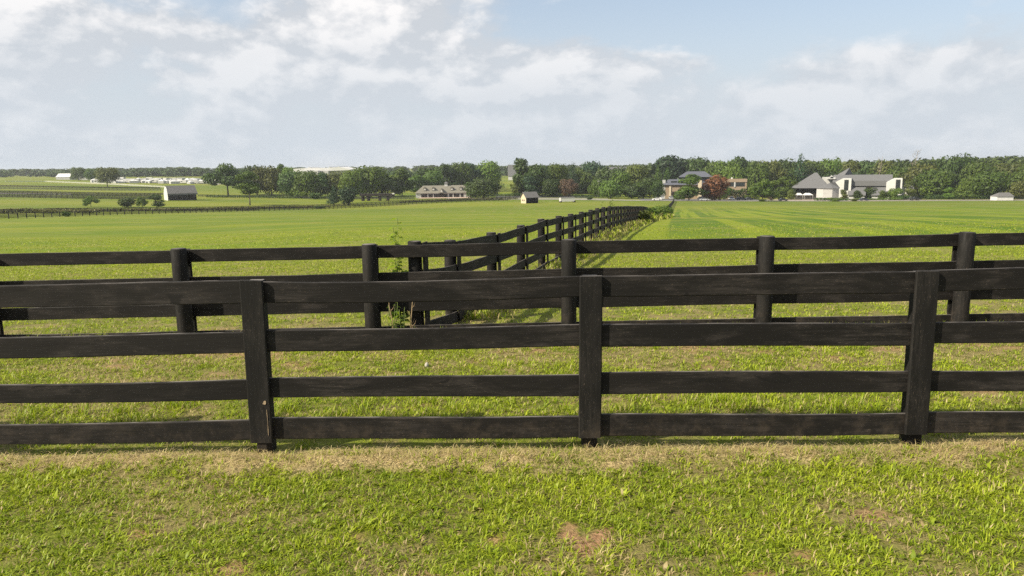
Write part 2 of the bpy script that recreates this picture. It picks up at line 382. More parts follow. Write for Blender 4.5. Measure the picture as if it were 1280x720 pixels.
# ------------------------------------------------------------------ ground
def ground_mat():
    m, t, p, o = base_mat('pasture_ground', .92, .15)
    g = t.new('ShaderNodeNewGeometry'); pos = g.outputs['Position']
    sp = t.new('ShaderNodeSeparateXYZ'); t.l.new(pos, sp.inputs[0]); x, y = sp.outputs[0], sp.outputs[1]
    def A(n):
        a = t.new('ShaderNodeAttribute'); a.attribute_name = n; return a.outputs['Fac']
    dry, straw, soil = A('dry'), A('straw'), A('soil')
    dist = t.vmath('LENGTH', pos)
    near = t.ramp(dist, 12, 50, 1, 0)
    # lawn seen from afar
    n1 = t.noise(pos, 6.0, 6, .65); n2 = t.noise(pos, .35, 5, .6); n3 = t.noise(pos, .05, 4, .6)
    green = t.mix(t.ramp(n2, .35, .65), (.130, .175, .010), (.175, .210, .015))
    green = t.mix(t.ramp(n3, .42, .62, 0, .55), green, (.185, .190, .022))
    # mowing lines: run beside the long fence on the right, across on the left
    u = t.math('SUBTRACT', x, t.math('MULTIPLY', y, LFa)); rel = t.math('SUBTRACT', u, LFX0-LFa*LFY0)
    cb = t.new('ShaderNodeCombineXYZ'); t.l.new(t.math('MULTIPLY', u, .42), cb.inputs[0]); t.l.new(t.math('MULTIPLY', y, .006), cb.inputs[1])
    mow = t.noise(cb.outputs[0], 1.0, 3, .5)
    cb2 = t.new('ShaderNodeCombineXYZ'); t.l.new(t.math('MULTIPLY', x, .010), cb2.inputs[0]); t.l.new(t.math('MULTIPLY', y, .075), cb2.inputs[1])
    band = t.noise(cb2.outputs[0], 1.0, 4, .6, .4)
    right = t.ramp(rel, -.5, .8)
    mowr = t.math('MULTIPLY', t.ramp(mow, .45, .55), t.ramp(dist, 8, 40, .2, 1))
    gr = t.mix(mowr, (.064, .122, .005), (.160, .205, .010))
    gr = t.mix(t.math('MULTIPLY', t.ramp(band, .50, .66), .55), gr, (.205, .190, .026))
    glft = t.mix(t.ramp(band, .40, .60), (.100, .152, .008), (.158, .188, .013))
    cb3 = t.new('ShaderNodeCombineXYZ'); t.l.new(t.math('MULTIPLY', x, .012), cb3.inputs[0]); t.l.new(t.math('MULTIPLY', y, .16), cb3.inputs[1])
    glft = t.mix(t.ramp(t.noise(cb3.outputs[0], 1.3, 4, .6), .56, .72, 0, .45), glft, (.225, .190, .045))
    far = t.mix(right, glft, gr)
    blot = t.noise(t.mapping(pos, (1, .55, 1)), .16, 6, .68, .5)
    glft = t.mix(t.ramp(blot, .50, .64, 0, .55), glft, (.085, .130, .010)); gr = t.mix(t.ramp(blot, .52, .66, 0, .38), gr, (.062, .118, .008))
    far = t.mix(right, glft, gr)
    farther = t.ramp(y, 150, 260)
    fields = t.mix(t.ramp(t.noise(t.mapping(pos, (.4, 1, 1)), .012, 3, .5), .4, .6), (.098, .138, .009), (.155, .178, .015))
    far = t.mix(farther, far, fields)
    col = t.mix(t.ramp(dist, 14, 45), green, far)
    col = t.mix(t.ramp(n1, .35, .65, 0, .35), col, t.mix(.5, col, (.06, .085, .02)))
    # thatch and soil under the near blades
    th = t.mix(t.ramp(t.noise(pos, 22, 6, .7), .35, .65), (.095, .080, .034), (.21, .165, .080))
    under = t.mix(t.ramp(t.noise(pos, 3.0, 5, .6), .35, .6, .15, .80), (.125, .160, .012), th)
    col = t.mix(t.math('MULTIPLY', t.ramp(dist, 16, 32, 1, 0), .90), col, under)
    tan = t.mix(t.ramp(t.noise(pos, 9, 6, .7), .35, .65), (.17, .125, .058), (.30, .235, .125))
    col = t.mix(t.math('MULTIPLY', dry, .70), col, tan)
    stc = t.mix(t.ramp(t.noise(pos, 60, 5, .75), .38, .62), (.20, .15, .075), (.50, .40, .21))
    col = t.mix(straw, col, stc)
    slc = t.mix(t.ramp(t.noise(pos, 35, 6, .7), .35, .65), (.20, .115, .058), (.36, .22, .125))
    col = t.mix(soil, col, slc)
    t.l.new(col, p.inputs['Base Color'])
    b = t.new('ShaderNodeBump'); b.inputs['Strength'].default_value = .8; b.inputs['Distance'].default_value = .03
    hh = t.math('ADD', t.math('MULTIPLY', t.noise(pos, 28, 6, .7), near), t.math('MULTIPLY', t.noise(pos, 2.5, 6, .7), 3.0))
    t.l.new(hh, b.inputs['Height']); t.l.new(b.outputs[0], p.inputs['Normal'])
    return m
xs = np.sinh(np.linspace(-8.35, 8.35, 520))*1.05*1.0
yb = np.concatenate([-np.exp(np.linspace(math.log(3500), math.log(2), 24)), np.linspace(-1.2, 2.0, 12), np.linspace(2.1, 11.5, 200), np.exp(np.linspace(math.log(11.6), math.log(4200), 330))])
XX, YY = np.meshgrid(xs, yb)
ZZ = hgt(XX, YY) + micro(XX, YY)
ny, nx = XX.shape
idx = np.arange(nx*ny).reshape(ny, nx)
quads = np.stack([idx[:-1, :-1], idx[:-1, 1:], idx[1:, 1:], idx[1:, :-1]], -1).reshape(-1, 4)
V = np.stack([XX.ravel(), YY.ravel(), ZZ.ravel()], 1)
gm = raw_mesh('ground', V, quads.ravel(), np.full(len(quads), 4), dict(dry=drymap(XX, YY).ravel(), straw=strawmap(XX, YY).ravel(), soil=soilmap(XX, YY).ravel()), True)
tag(link('ground', gm, ground_mat()), 'green mown pasture sloping away to a wide valley', None, None, 'structure')

# ------------------------------------------------------------------ grass
def blade_mat():
    m, t, p, o = base_mat('grass_blades', .5, .3)
    a = t.new('ShaderNodeAttribute'); a.attribute_name = 'tint'; d = t.new('ShaderNodeAttribute'); d.attribute_name = 'dryness'
    g = t.mix(a.outputs['Fac'], (.150, .235, .006), (.400, .470, .016))
    s = t.mix(a.outputs['Fac'], (.32, .245, .11), (.62, .52, .28))
    col = t.mix(d.outputs['Fac'], g, s)
    t.l.new(col, p.inputs['Base Color'])
    tr = t.new('ShaderNodeBsdfTranslucent'); t.l.new(col, tr.inputs[0])
    mx = t.new('ShaderNodeMixShader'); mx.inputs[0].default_value = .42; t.l.new(p.outputs[0], mx.inputs[1]); t.l.new(tr.outputs[0], mx.inputs[2])
    t.l.new(mx.outputs[0], o.inputs[0]); return m
BLADE = blade_mat()
def blades(P, L, Wd, lean, yaw, tint, dryness, flat=None):
    """arched strips: P roots (n,3), length, width, lean 0..1 (0 upright, 1 lying)"""
    n = len(P); d = np.stack([np.cos(yaw), np.sin(yaw), np.zeros(n)], 1); sdv = np.stack([-np.sin(yaw), np.cos(yaw), np.zeros(n)], 1)
    up = np.array([0, 0, 1.])
    a0 = lean*.9; a1 = np.clip(lean*1.7+.25, 0, 1.75)
    m1 = P + (d*np.sin(a0)[:, None]+up*np.cos(a0)[:, None])*(L*.5)[:, None]
    m2 = m1 + (d*np.sin(a1)[:, None]+up*np.cos(a1)[:, None])*(L*.5)[:, None]
    m2[:, 2] = np.maximum(m2[:, 2], P[:, 2]+.006)
    w = (Wd*.5)[:, None]
    v = np.stack([P-sdv*w*.8, P+sdv*w*.8, m1+sdv*w, m1-sdv*w, m2], 1).reshape(-1, 3)
    b = np.arange(n)*5
    f = np.stack([b, b+1, b+2, b+3, b+3, b+2, b+4], 1).ravel()
    return v, f, np.tile([4, 3], n), np.repeat(tint, 5), np.repeat(dryness, 5)
def merge_blades(name, lst, label):
    off = 0; Vs = []; Fs = []; Ns = []; T = []; D = []
    for v, f, npf, t, d in lst:
        Vs.append(v); Fs.append(f+off); Ns.append(npf); T.append(t); D.append(d); off += len(v)
    me = raw_mesh(name, np.concatenate(Vs), np.concatenate(Fs), np.concatenate(Ns), dict(tint=np.concatenate(T), dryness=np.concatenate(D)))
    return tag(link(name, me, BLADE), label, None, None, 'stuff')
def scatter(y0, y1, dens, wide=.80, pad=.6):
    n = int(dens*((y1-y0)*2*(wide*(y0+y1)/2+pad)))
    y = np.sqrt(RNG.uniform(y0*y0, y1*y1, n)) if wide > 0 else RNG.uniform(y0, y1, n)
    x = RNG.uniform(-1, 1, n)*(wide*y+pad)
    return x, y
def ground_z(x, y): return hgt(x, y)+micro(x, y)
lst = []
def lawn(y0, y1, dens, L, Wd, per, spread, thin=1.0, fade=None):
    cx, cy = scatter(y0, y1, dens/per)
    st, dr, so_ = strawmap(cx, cy), drymap(cx, cy), soilmap(cx, cy)
    keep = RNG.uniform(0, 1, len(cx)) < np.clip((1-.60*dr)*(1-.90*st)*(1-.97*so_), .02, 1)*thin
    if fade: keep &= RNG.uniform(0, 1, len(cx)) > sstep(cy, *fade)
    cx, cy, dr = cx[keep], cy[keep], dr[keep]
    patch = fbm(cx, cy, 2.2, 15, 3)
    x = np.repeat(cx, per); y = np.repeat(cy, per); n = len(x)
    yaw = RNG.uniform(0, 2*math.pi, n); r = spread*np.sqrt(RNG.uniform(0, 1, n))
    x = x+np.cos(yaw)*r; y = y+np.sin(yaw)*r
    yaw += RNG.normal(0, .5, n)
    tt = np.repeat(RNG.uniform(0, 1, len(cx))*.55+patch*.75-.22, per)+RNG.normal(0, .14, n)
    dd = np.repeat(dr, per)
    dryb = (RNG.uniform(0, 1, n) < .07+.30*dd).astype(float)
    dryb = np.maximum(dryb, RNG.uniform(0, .12, n))
    sz = np.repeat(RNG.uniform(.7, 1.25, len(cx))*(.75+.6*patch), per)
    P = np.stack([x, y, ground_z(x, y)-.004], 1)
    lst.append(blades(P, L*sz*RNG.uniform(.55, 1.25, n), Wd*RNG.uniform(.6, 1.3, n), np.clip(RNG.normal(.72, .27, n), .05, 1.25), yaw, np.clip(tt, 0, 1), dryb))
lawn(2.5, 5.25, 6600, .049, .0068, 8, .030)
lawn(2.5, 5.2, 170, .050, .019, 7, .012)
lawn(5.25, 5.7, 1700, .034, .0060, 8, .035)
lawn(5.7, 10, 3600, .050, .0080, 8, .035)
lawn(10, 22, 620, .058, .011, 8, .06)
lawn(22, 60, 75, .060, .022, 6, .14, fade=(22, 58))
# tall tufts the mower missed along the fence feet
def edge_tufts(fx, fy, n, L=.12):
    k = RNG.integers(0, len(fx), n); x = fx[k]+RNG.normal(0, .05, n); y = fy[k]+RNG.normal(0, .05, n)
    yaw = RNG.uniform(0, 6.28, n)
    P = np.stack([x, y, ground_z(x, y)-.004], 1)
    lst.append(blades(P, L*RNG.uniform(.5, 1.3, n), .006*RNG.uniform(.7, 1.3, n), np.clip(RNG.normal(.4, .2, n), .02, .9), yaw, RNG.uniform(0, .8, n), (RNG.uniform(0, 1, n) < .22)*.8))
fx = RNG.uniform(-5.5, 5.5, 90); fy = 5.50+RNG.normal(0, .05, 90); edge_tufts(fx, fy, 1500, .05)
fx = RNG.uniform(-5.5, 5.5, 120); fy = 6.15+RNG.normal(0, .22, 120); edge_tufts(fx, fy, 5200, .11)
fx = RNG.uniform(-8.5, 8.5, 200); fy = 9.30+RNG.normal(0, .12, 200); edge_tufts(fx, fy, 6000, .13)
merge_blades('grass', lst, 'short green grass growing over the pasture')
# straw strip
lst = []
n = 42000; x = RNG.uniform(-5.6, 5.6, n); y = RNG.uniform(4.3, 5.6, n); k = RNG.uniform(0, 1, n) < strawmap(x, y)**1.0; x, y = x[k], y[k]; n = len(x)
P = np.stack([x, y, ground_z(x, y)+RNG.uniform(0, .014, n)], 1)
lst.append(blades(P, RNG.uniform(.03, .12, n), RNG.uniform(.002, .0052, n), np.clip(RNG.normal(1.15, .30, n), .4, 1.7), RNG.uniform(0, 6.28, n), RNG.uniform(0, 1, n), np.where(RNG.uniform(0, 1, n) < .12, .3, 1.0)))
n = 26000; x, y = scatter(2.6, 10.5, 700); dm = drymap(x, y); k = RNG.uniform(0, 1, len(x)) < dm*.85+.10; x, y = x[k], y[k]; n = len(x)
P = np.stack([x, y, ground_z(x, y)+RNG.uniform(0, .012, n)], 1)
lst.append(blades(P, RNG.uniform(.025, .08, n), RNG.uniform(.002, .0042, n), np.clip(RNG.normal(1.25, .3, n), .5, 1.7), RNG.uniform(0, 6.28, n), RNG.uniform(0, .8, n), np.ones(n)))
merge_blades('straw', lst, 'dry cut straw lying in a strip along the near fence')

# ------------------------------------------------------------------ fences
def bent_board(A, B, h0a, h1a, h0b, h1b, thick, nrm, sag=0, seg=10, wob=.003, seed=0):
    """board between A and B (x,y), bottom/top heights absolute at each end, thickness along nrm; a closed strip of boxes with soft corners"""
    r = random.Random(seed); mb = MB(); rings = []
    ph = r.uniform(0, 6.28); amp = wob
    c = min(.006, thick*.2)
    for i in range(seg+1):
        t = i/seg; x = A[0]*(1-t)+B[0]*t; y = A[1]*(1-t)+B[1]*t
        s = -sag*4*t*(1-t)+amp*math.sin(ph+t*5.1)
        z0 = h0a*(1-t)+h0b*t+s+r.uniform(-.0012, .0012); z1 = h1a*(1-t)+h1b*t+s+r.uniform(-.0012, .0012)
        w = amp*math.sin(ph*2+t*3.7)
        def q(d, z): return (x+nrm[0]*(d+w), y+nrm[1]*(d+w), z)
        rings.append([q(0, z0+c), q(0, z1-c), q(c, z1), q(thick-c, z1), q(thick, z1-c), q(thick, z0+c), q(thick-c, z0), q(c, z0)])
    for rg in rings: mb.v += rg
    for i in range(seg):
        for k in range(8):
            a = i*8+k; b = i*8+(k+1) % 8; mb.f.append((a, b, b+8, a+8))
    mb.f.append(tuple(range(7, -1, -1))); mb.f.append(tuple(seg*8+k for k in range(8)))
    return mb
def upright(cx, cy, z0, z1, w, d, along, nrm, lean=(0, 0), chamf=.006, slant=0.0):
    mb = MB(); rings = []
    for z in (z0, z0+(z1-z0)*.5, z1-chamf, z1):
        t = (z-z0)/(z1-z0); ox = cx+lean[0]*t; oy = cy+lean[1]*t; e = chamf if z == z1 else 0; hw = w/2-e; hd = d/2-e
        rg = []
        cc = min(.008, w*.12)
        for (a, b) in ((-hw+cc, -hd), (hw-cc, -hd), (hw, -hd+cc), (hw, hd-cc), (hw-cc, hd), (-hw+cc, hd), (-hw, hd-cc), (-hw, -hd+cc)):
            zz = z+(slant*a if z == z1 or z == z1-chamf else 0)
            rg.append((ox+along[0]*a+nrm[0]*b, oy+along[1]*a+nrm[1]*b, zz))
        rings.append(rg)
    for rg in rings: mb.v += rg
    for i in range(3):
        for k in range(8):
            a = i*8+k; b = i*8+(k+1) % 8; mb.f.append((a, b, b+8, a+8))
    mb.f.append(tuple(range(7, -1, -1))); mb.f.append(tuple(24+k for k in range(8)))
    return mb
def roundpost(cx, cy, z0, z1, r, lean=(0, 0), n=18, seed=0):
    rr = random.Random(seed); mb = MB(); zs = [z0, z0+(z1-z0)*.3, z0+(z1-z0)*.7, z1-.015, z1]
    pts = []; rad = []
    for z in zs:
        t = (z-z0)/(z1-z0); pts.append((cx+lean[0]*t, cy+lean[1]*t, z)); rad.append(r*(1.05-.07*t) if z < z1 else r*.88)
    mb.tube(pts, rad, n); return mb
def rel(mb, loc):
    mb.v = [(a-loc[0], b-loc[1], c-loc[2]) for a, b, c in mb.v]; return mb

# near fence ------------------------------------------------
NP = [(-7.0, 5.31), (-4.47, 5.30), (-1.95, 5.285), (.584, 5.29), (3.10, 5.265), (5.62, 5.25), (8.1, 5.235)]
root = thing('plank_fence', 'nearest black four-plank fence with broad face boards over its posts, straw at its foot', 'fence', (NP[3][0], NP[3][1], 0), 0, None)
L0 = root.location
RH = {  # per bay: rail bottoms/tops at each end, lowest first
 0: [(.035, .200, .032, .194), (.36, .51, .36, .506), (.72, .885, .72, .881), (1.11, 1.27, 1.113, 1.275)],
 1: [(.032, .190, .041, .202), (.36, .503, .369, .527), (.715, .879, .733, .894), (1.110, 1.275, 1.114, 1.289)],
 2: [(.044, .216, .034, .201), (.384, .536, .361, .531), (.742, .909, .750, .916), (1.123, 1.280, 1.130, 1.287)],
 3: [(.031, .209, .028, .195), (.371, .545, .367, .531), (.747, .920, .730, .903), (1.133, 1.290, 1.128, 1.291)],
 4: [(.030, .198, .020, .186), (.370, .527, .355, .512), (.745, .906, .740, .908), (1.137, 1.299, 1.175, 1.335)],
 5: [(.030, .19, .03, .19), (.36, .52, .36, .52), (.74, .9, .74, .9), (1.15, 1.31, 1.15, 1.31)]}
for b in range(6):
    A, B = NP[b], NP[b+1]
    for k, (a0, a1, b0, b1) in enumerate(RH[b]):
        g = .004
        mb = bent_board((A[0]+g, A[1]), (B[0]-g, B[1]), a0, a1, b0, b1, .030, (0, 1), sag=(.016 if (b == 2 and k == 3) else .003), seed=b*7+k, seg=16, wob=.004)
        part('rail', rel(mb, L0), M['board'], root)
FACE = {1: (.0, .03, 1.30, 0, 0), 2: (.016, .018, 1.295, .008, -.04), 3: (0, .020, 1.292, .004, 0.01), 4: (-.028, .022, 1.300, -.010, -.02), 5: (0, .03, 1.30, 0, 0), 0: (0, .03, 1.3, 0, 0), 6: (0, .03, 1.3, 0, 0)}
for i, (x, y) in enumerate(NP):
    dx, z0, z1, lean, sl = FACE[i]
    zt = min(z1, 1.292)
    part('post', rel(upright(x+.005, y+.030+.062+.003, -.35, zt-.015, .118, .118, (1, 0), (0, 1), (lean, 0), .006), L0), M['post'], root)
    part('face_board', rel(upright(x+dx-lean*.3, y-.016-.004, z0+.015, z1, .172, .030, (1, 0), (0, 1), (lean, 0), .004, sl), L0), M['post'], root,
         label='face board with a chip of bare pale wood near its foot' if i == 2 else None)
# chip of bare wood on the left face board and flaked streak on the lowest left rail
M['bare'] = simple('bare_wood', (.36, .27, .18), .85, .4, 30)
def flake(pts, y, parent, th=.0025):
    mb = MB(); mb.prism(pts, y-th, y); part('flaked_paint', rel(mb, L0), M['bare'], parent)
flake([(-1.905, .345), (-1.885, .342), (-1.878, .352), (-1.882, .372), (-1.898, .366)], 5.2485, root)
flake([(-1.880, .10), (-1.877, .20), (-1.8795, .30), (-1.8765, .30), (-1.8755, .2), (-1.8768, .09)], 5.2485, root)
flake([(-3.25, .066), (-3.05, .071), (-2.80, .078), (-2.62, .074), (-2.60, .079), (-2.82, .088), (-3.02, .083), (-3.22, .073)], 5.2985, root)

# second fence ----------------------------------------------
SP = []
for px in (-275, -30, 222, 461, 711, 959, 1209, 1462):
    r_ = px_ray(px, 300 if px < 700 else 297); Yp = 9.14+(px-225)/1000*.12; SP.append((r_[0]/r_[1]*Yp, Yp))
tops = [1.10, 1.10, 1.115, 1.135, 1.155, 1.165, 1.175, 1.18]
root2 = thing('plank_fence', 'second black plank fence on round posts, parallel behind the nearest fence', 'fence', (SP[4][0], SP[4][1], Z(*SP[4])), 0, None)
L1 = root2.location
for b in range(len(SP)-1):
    A, B = SP[b], SP[b+1]; ta, tb = tops[b]-.022, tops[b+1]-.022
    for k in range(4):
        o_ = k*.357
        mb = bent_board((A[0]+.003, A[1]+.104), (B[0]-.003, B[1]+.104), ta-o_-.163, ta-o_, tb-o_-.163, tb-o_, .030, (0, 1), sag=random.uniform(0, .008), seed=100+b*4+k, seg=8)
        part('rail', rel(mb, L1), M['board'], root2)
for i, (x, y) in enumerate(SP):
    ln = (.012*(i-3.5), 0)
    part('post', rel(roundpost(x, y, -.5, tops[i]+.01, .098, (0, 0), seed=i), L1), M['post'], root2, True)
    part('face_board', rel(upright(x, y+.152, -.10, tops[i]-.01, .165, .028, (1, 0), (0, 1), (0, 0), .004), L1), M['post'], root2)

# long fence into the valley --------------------------------
BAY = 2.43*math.hypot(1, LFa)
dirl = Vector((LFa, 1, 0)).normalized(); nr = Vector((dirl.y, -dirl.x, 0))     # nr points to the right of the fence
LP = [(longx(9.42), 9.42)] + [(longx(LFY0+2.43*k), LFY0+2.43*k) for k in range(1, 146)]
root3 = thing('plank_fence', 'long black plank fence running away downhill into the valley, weeds at its foot', 'fence', (LP[0][0], LP[0][1], Z(*LP[0])), 0, None)
L3 = root3.location
def lh(x, y): return float(hgt(x, y))
far_r, far_p = MB(), MB()
r3 = random.Random(3)
for i, (x, y) in enumerate(LP):
    g = lh(x, y); top = g+1.275+r3.uniform(-.012, .012)
    cx, cy = x-nr.x*.10, y-nr.y*.10
    if i < 50:
        part('post', rel(roundpost(cx, cy, g-.4, top, .092, (r3.uniform(-.02, .02), 0), n=14, seed=i), L3), M['post'], root3, True)
        part('face_board', rel(upright(x+nr.x*.048, y+nr.y*.048, g+.05, top-.01, .150, .028, tuple(dirl)[:2], tuple(nr)[:2], (0, 0), .004), L3), M['post'], root3)
    else:
        far_p.v += [] ; far_p.add(*(lambda m: (m.v, m.f))(rel(roundpost(cx, cy, g-.4, top, .092, n=6), L3)))
    if i+1 < len(LP):
        x2, y2 = LP[i+1]; g2 = lh(x2, y2)
        for k in range(4):
            o_ = 1.25-k*.357
            mb = bent_board((x+dirl.x*.003, y+dirl.y*.003), (x2-dirl.x*.003, y2-dirl.y*.003), g+o_-.163, g+o_, g2+o_-.163, g2+o_, .030, tuple(nr)[:2], sag=r3.uniform(0, .012) if i < 50 else 0, seed=900+i*4+k, seg=5 if i < 25 else 1, wob=.006 if i < 50 else 0)
            rel(mb, L3)
            if i < 25: part('rail', mb, M['boardy'], root3)
            else: far_r.add(mb.v, mb.f)
tag(part('rail', far_r, M['boardy'], root3), kind='stuff'); tag(part('post', far_p, M['post'], root3), kind='stuff')

# far paddock fences ------------------------------------------
FARQ = []
def far_fence(pts, label, cat='fence', col='farblack', spacing=2.45, h=1.3, nr_=4, pr=.10, indiv=True, group=None, rw=.16):
    """pts: world polyline; posts and rails follow the ground"""
    P = []; carry = 0
    for (a, b) in zip(pts[:-1], pts[1:]):
        a = Vector(a[:2]); b = Vector(b[:2]); L = (b-a).length; t = carry
        while t < L: P.append(a+(b-a)*(t/L)); t += spacing
        carry = t-L
    z = [lh(p.x, p.y) for p in P]
    rt = thing('plank_fence' if nr_ > 2 else 'post_fence', label, cat, (P[0].x, P[0].y, z[0]), 0, group); L_ = rt.location
    proto = None
    for i, p in enumerate(P):
        if indiv and i < 100:
            if proto is None: proto = MB().box(-pr/2-.03, pr/2+.03, -pr/2-.03, pr/2+.03, -.3, h+.03).mesh('post'); proto.materials.append(M[col])
            o = bpy.data.objects.new('post', proto); COL.objects.link(o); o.parent = rt; o.location = (p.x-L_.x, p.y-L_.y, z[i]-L_.z)
    mbp = MB()
    if not indiv or len(P) > 100:
        for i, p in enumerate(P):
            if indiv and i < 100: continue
            mbp.box(p.x-pr/2-.03-L_.x, p.x+pr/2+.03-L_.x, p.y-pr/2-L_.y-.03, p.y+pr/2-L_.y+.03, z[i]-.3-L_.z, z[i]+h+.03-L_.z)
        q = part('post', mbp, M[col], rt); tag(q, kind='stuff')
    for k in range(nr_):
        mb = MB(); o_ = h-.02-k*(h-.1)/nr_
        for i in range(len(P)-1):
            a, b = P[i], P[i+1]; d = (b-a).normalized(); nn = Vector((-d.y, d.x))*.02
            mb.add([(a.x-nn.x-L_.x, a.y-nn.y-L_.y, z[i]+o_-rw-L_.z), (b.x-nn.x-L_.x, b.y-nn.y-L_.y, z[i+1]+o_-rw-L_.z), (b.x+nn.x-L_.x, b.y+nn.y-L_.y, z[i+1]+o_-rw-L_.z), (a.x+nn.x-L_.x, a.y+nn.y-L_.y, z[i]+o_-rw-L_.z),
                    (a.x-nn.x-L_.x, a.y-nn.y-L_.y, z[i]+o_-L_.z), (b.x-nn.x-L_.x, b.y-nn.y-L_.y, z[i+1]+o_-L_.z), (b.x+nn.x-L_.x, b.y+nn.y-L_.y, z[i+1]+o_-L_.z), (a.x+nn.x-L_.x, a.y+nn.y-L_.y, z[i]+o_-L_.z)],
                   [(0,3,2,1),(4,5,6,7),(0,1,5,4),(1,2,6,5),(2,3,7,6),(3,0,4,7)])
        part('rail', mb, M[col], rt)
    return rt
for (Yo, lab) in ((352, 'dark fence just below the first bend of the pale lane, far left'), (388, 'dark fence on the near side of the pale far left lane'), (412, 'dark fence on the far side of the pale far left lane'), (520, 'thin fence line half way up the far left hill')):
    FARQ.append((Yo, lab))
M['farwhite'] = simple('pale_fence_paint', (.55, .54, .50), .8, .15)
M['fargrey'] = simple('grey_fence_wood', (.10, .095, .085), .8, .3)
def line(*pp): return [hit(*p)[:2] if len(p) == 2 else at(p[0], p[2])[:2] for p in pp]
fA = [(-160, 150), (-122, 168), (-100, 236), (-74, 300), (-45, 345), (-5, 352), (30, 350)]
far_fence([at(-60, 158)[:2], at(0, 168)[:2], at(140, 202)[:2], at(260, 236)[:2], at(430, 296)[:2], at(520, 330)[:2], at(640, 352)[:2]], 'black plank fence along the lower edge of the left mown field')
far_fence([at(-60, 195)[:2], at(0, 205)[:2], at(140, 240)[:2], at(260, 268)[:2], at(420, 320)[:2], at(520, 352)[:2], at(650, 375)[:2]], 'black plank fence beyond a narrow lane of rough grass, parallel to the left field fence')
far_fence([at(-40, 372)[:2], at(60, 378)[:2], at(200, 395)[:2]], 'dark fence crossing the slope left of the white-gabled barn')
far_fence([at(248, 420)[:2], at(330, 418)[:2], at(420, 405)[:2], at(520, 392)[:2]], 'dark fence crossing behind the lone tree, right of the white-gabled barn')
far_fence([at(-40, 470)[:2], at(60, 480)[:2], at(205, 500)[:2]], 'faint upper fence across the far left hillside', col='fargrey')
for Yo, lab in FARQ: far_fence([at(-40, Yo)[:2], at(90, Yo+8)[:2], at(205, Yo+22)[:2]], lab, indiv=False, rw=.22)
far_fence([at(10, 640)[:2], at(60, 660)[:2], at(140, 620)[:2], at(215, 560)[:2]], 'pale rail fence along the brow of the far left hill', col='farwhite', nr_=3)
far_fence([at(590, 420)[:2], at(650, 425)[:2], at(760, 430)[:2]], 'dark fence along the lot right of the long stable', col='farblack')
far_fence([at(985, 390)[:2], at(1062, 392)[:2]], 'brown fence round the lot beside the pyramid-roofed hall', col='fargrey')

# ------------------------------------------------------------------ trees
def crown_mesh(name, kind, n, seed, leaf=.042):
    """leaf clumps spread through several overlapping lobes; unit height, unit width, base at 0"""
    r = np.random.default_rng(seed); lobes = []
    if kind == 'round':
        lobes = [(0, 0, .60, .34, .30)]
        for k in range(13):
            a = r.uniform(0, 6.28); e = r.uniform(-.5, 1.2); d = r.uniform(.20, .32)
            lobes.append((math.cos(a)*math.cos(e)*d, math.sin(a)*math.cos(e)*d, .57+math.sin(e)*d*.85, r.uniform(.13, .21), r.uniform(.11, .17)))
    elif kind == 'spread':
        for k in range(16):
            a = r.uniform(0, 6.28); d = r.uniform(.05, .38)
            lobes.append((math.cos(a)*d, math.sin(a)*d, .80-d*.75+r.uniform(-.16, .10), r.uniform(.12, .20), r.uniform(.09, .14)))
    elif kind == 'tall':
        for k in range(15):
            z = r.uniform(.26, .90); w = .34*math.sin(min(1, (1.02-z)/.55)*math.pi/2)
            a = r.uniform(0, 6.28); d = w*r.uniform(.1, .85); lobes.append((math.cos(a)*d, math.sin(a)*d, z, r.uniform(.12, .19), r.uniform(.09, .13)))
    elif kind == 'conifer':
        for k in range(26):
            z = .08+.88*(k/26); w = .46*(1-z)**.8+.03; a = k*2.4; lobes.append((math.cos(a)*w*.45, math.sin(a)*w*.45, z, w*.62, .07))
    elif kind == 'bush':
        for k in range(11):
            a = r.uniform(0, 6.28); d = r.uniform(0, .30); lobes.append((math.cos(a)*d, math.sin(a)*d, r.uniform(.22, .70-d*.6), r.uniform(.15, .24), r.uniform(.16, .24)))
    L = np.array(lobes); w = L[:, 3]**2*L[:, 4]; pick = r.choice(len(L), n, p=w/w.sum())
    d = r.normal(0, 1, (n, 3)); d /= np.linalg.norm(d, axis=1)[:, None]
    rad = r.uniform(.30, 1.0, n)**.45*(1+.05*r.normal(0, 1, n))
    C = L[pick, :3]+d*rad[:, None]*np.stack([L[pick, 3], L[pick, 3], L[pick, 4]], 1)
    nrm = d+r.normal(0, .38, (n, 3)); nrm /= np.linalg.norm(nrm, axis=1)[:, None]
    t1 = np.cross(nrm, r.normal(0, 1, (n, 3))); t1 /= np.linalg.norm(t1, axis=1)[:, None]; t2 = np.cross(nrm, t1)
    s = (leaf*r.uniform(.45, 1.25, n))[:, None]
    V = np.stack([C-t1*s*.9, C-t2*s*.45+t1*s*.1, C+t1*s, C+t2*s*.5], 1).reshape(-1, 3)
    lo, hi = np.percentile(V[:, 2], .5), np.percentile(V[:, 2], 99.7); V[:, 2] = (V[:, 2]-lo)/(hi-lo)
    for ax in (0, 1):
        a_, b_ = np.percentile(V[:, ax], 1), np.percentile(V[:, ax], 99); V[:, ax] = (V[:, ax]-(a_+b_)/2)/(b_-a_)
    tint = np.clip(r.uniform(0, 1, len(L))[pick]*.6+r.normal(.2, .18, n), 0, 1)
    return V, np.repeat(tint, 4)
def crown_obj_mesh(name, V, T):
    n = len(V)//4
    return raw_mesh(name, V, np.arange(n*4), np.full(n, 4), dict(tint=T))
KINDS = {}
for kind in ('round', 'spread', 'tall', 'conifer', 'bush'):
    for v in range(3):
        V, T = crown_mesh(kind, kind, {'bush': 1500, 'conifer': 2300}.get(kind, 3000), hash((kind)) % 1 + v*13+len(kind)*101, .05 if kind == 'bush' else .036)
        me = crown_obj_mesh('crown', V, T); me.materials.append(None); KINDS[kind, v] = me
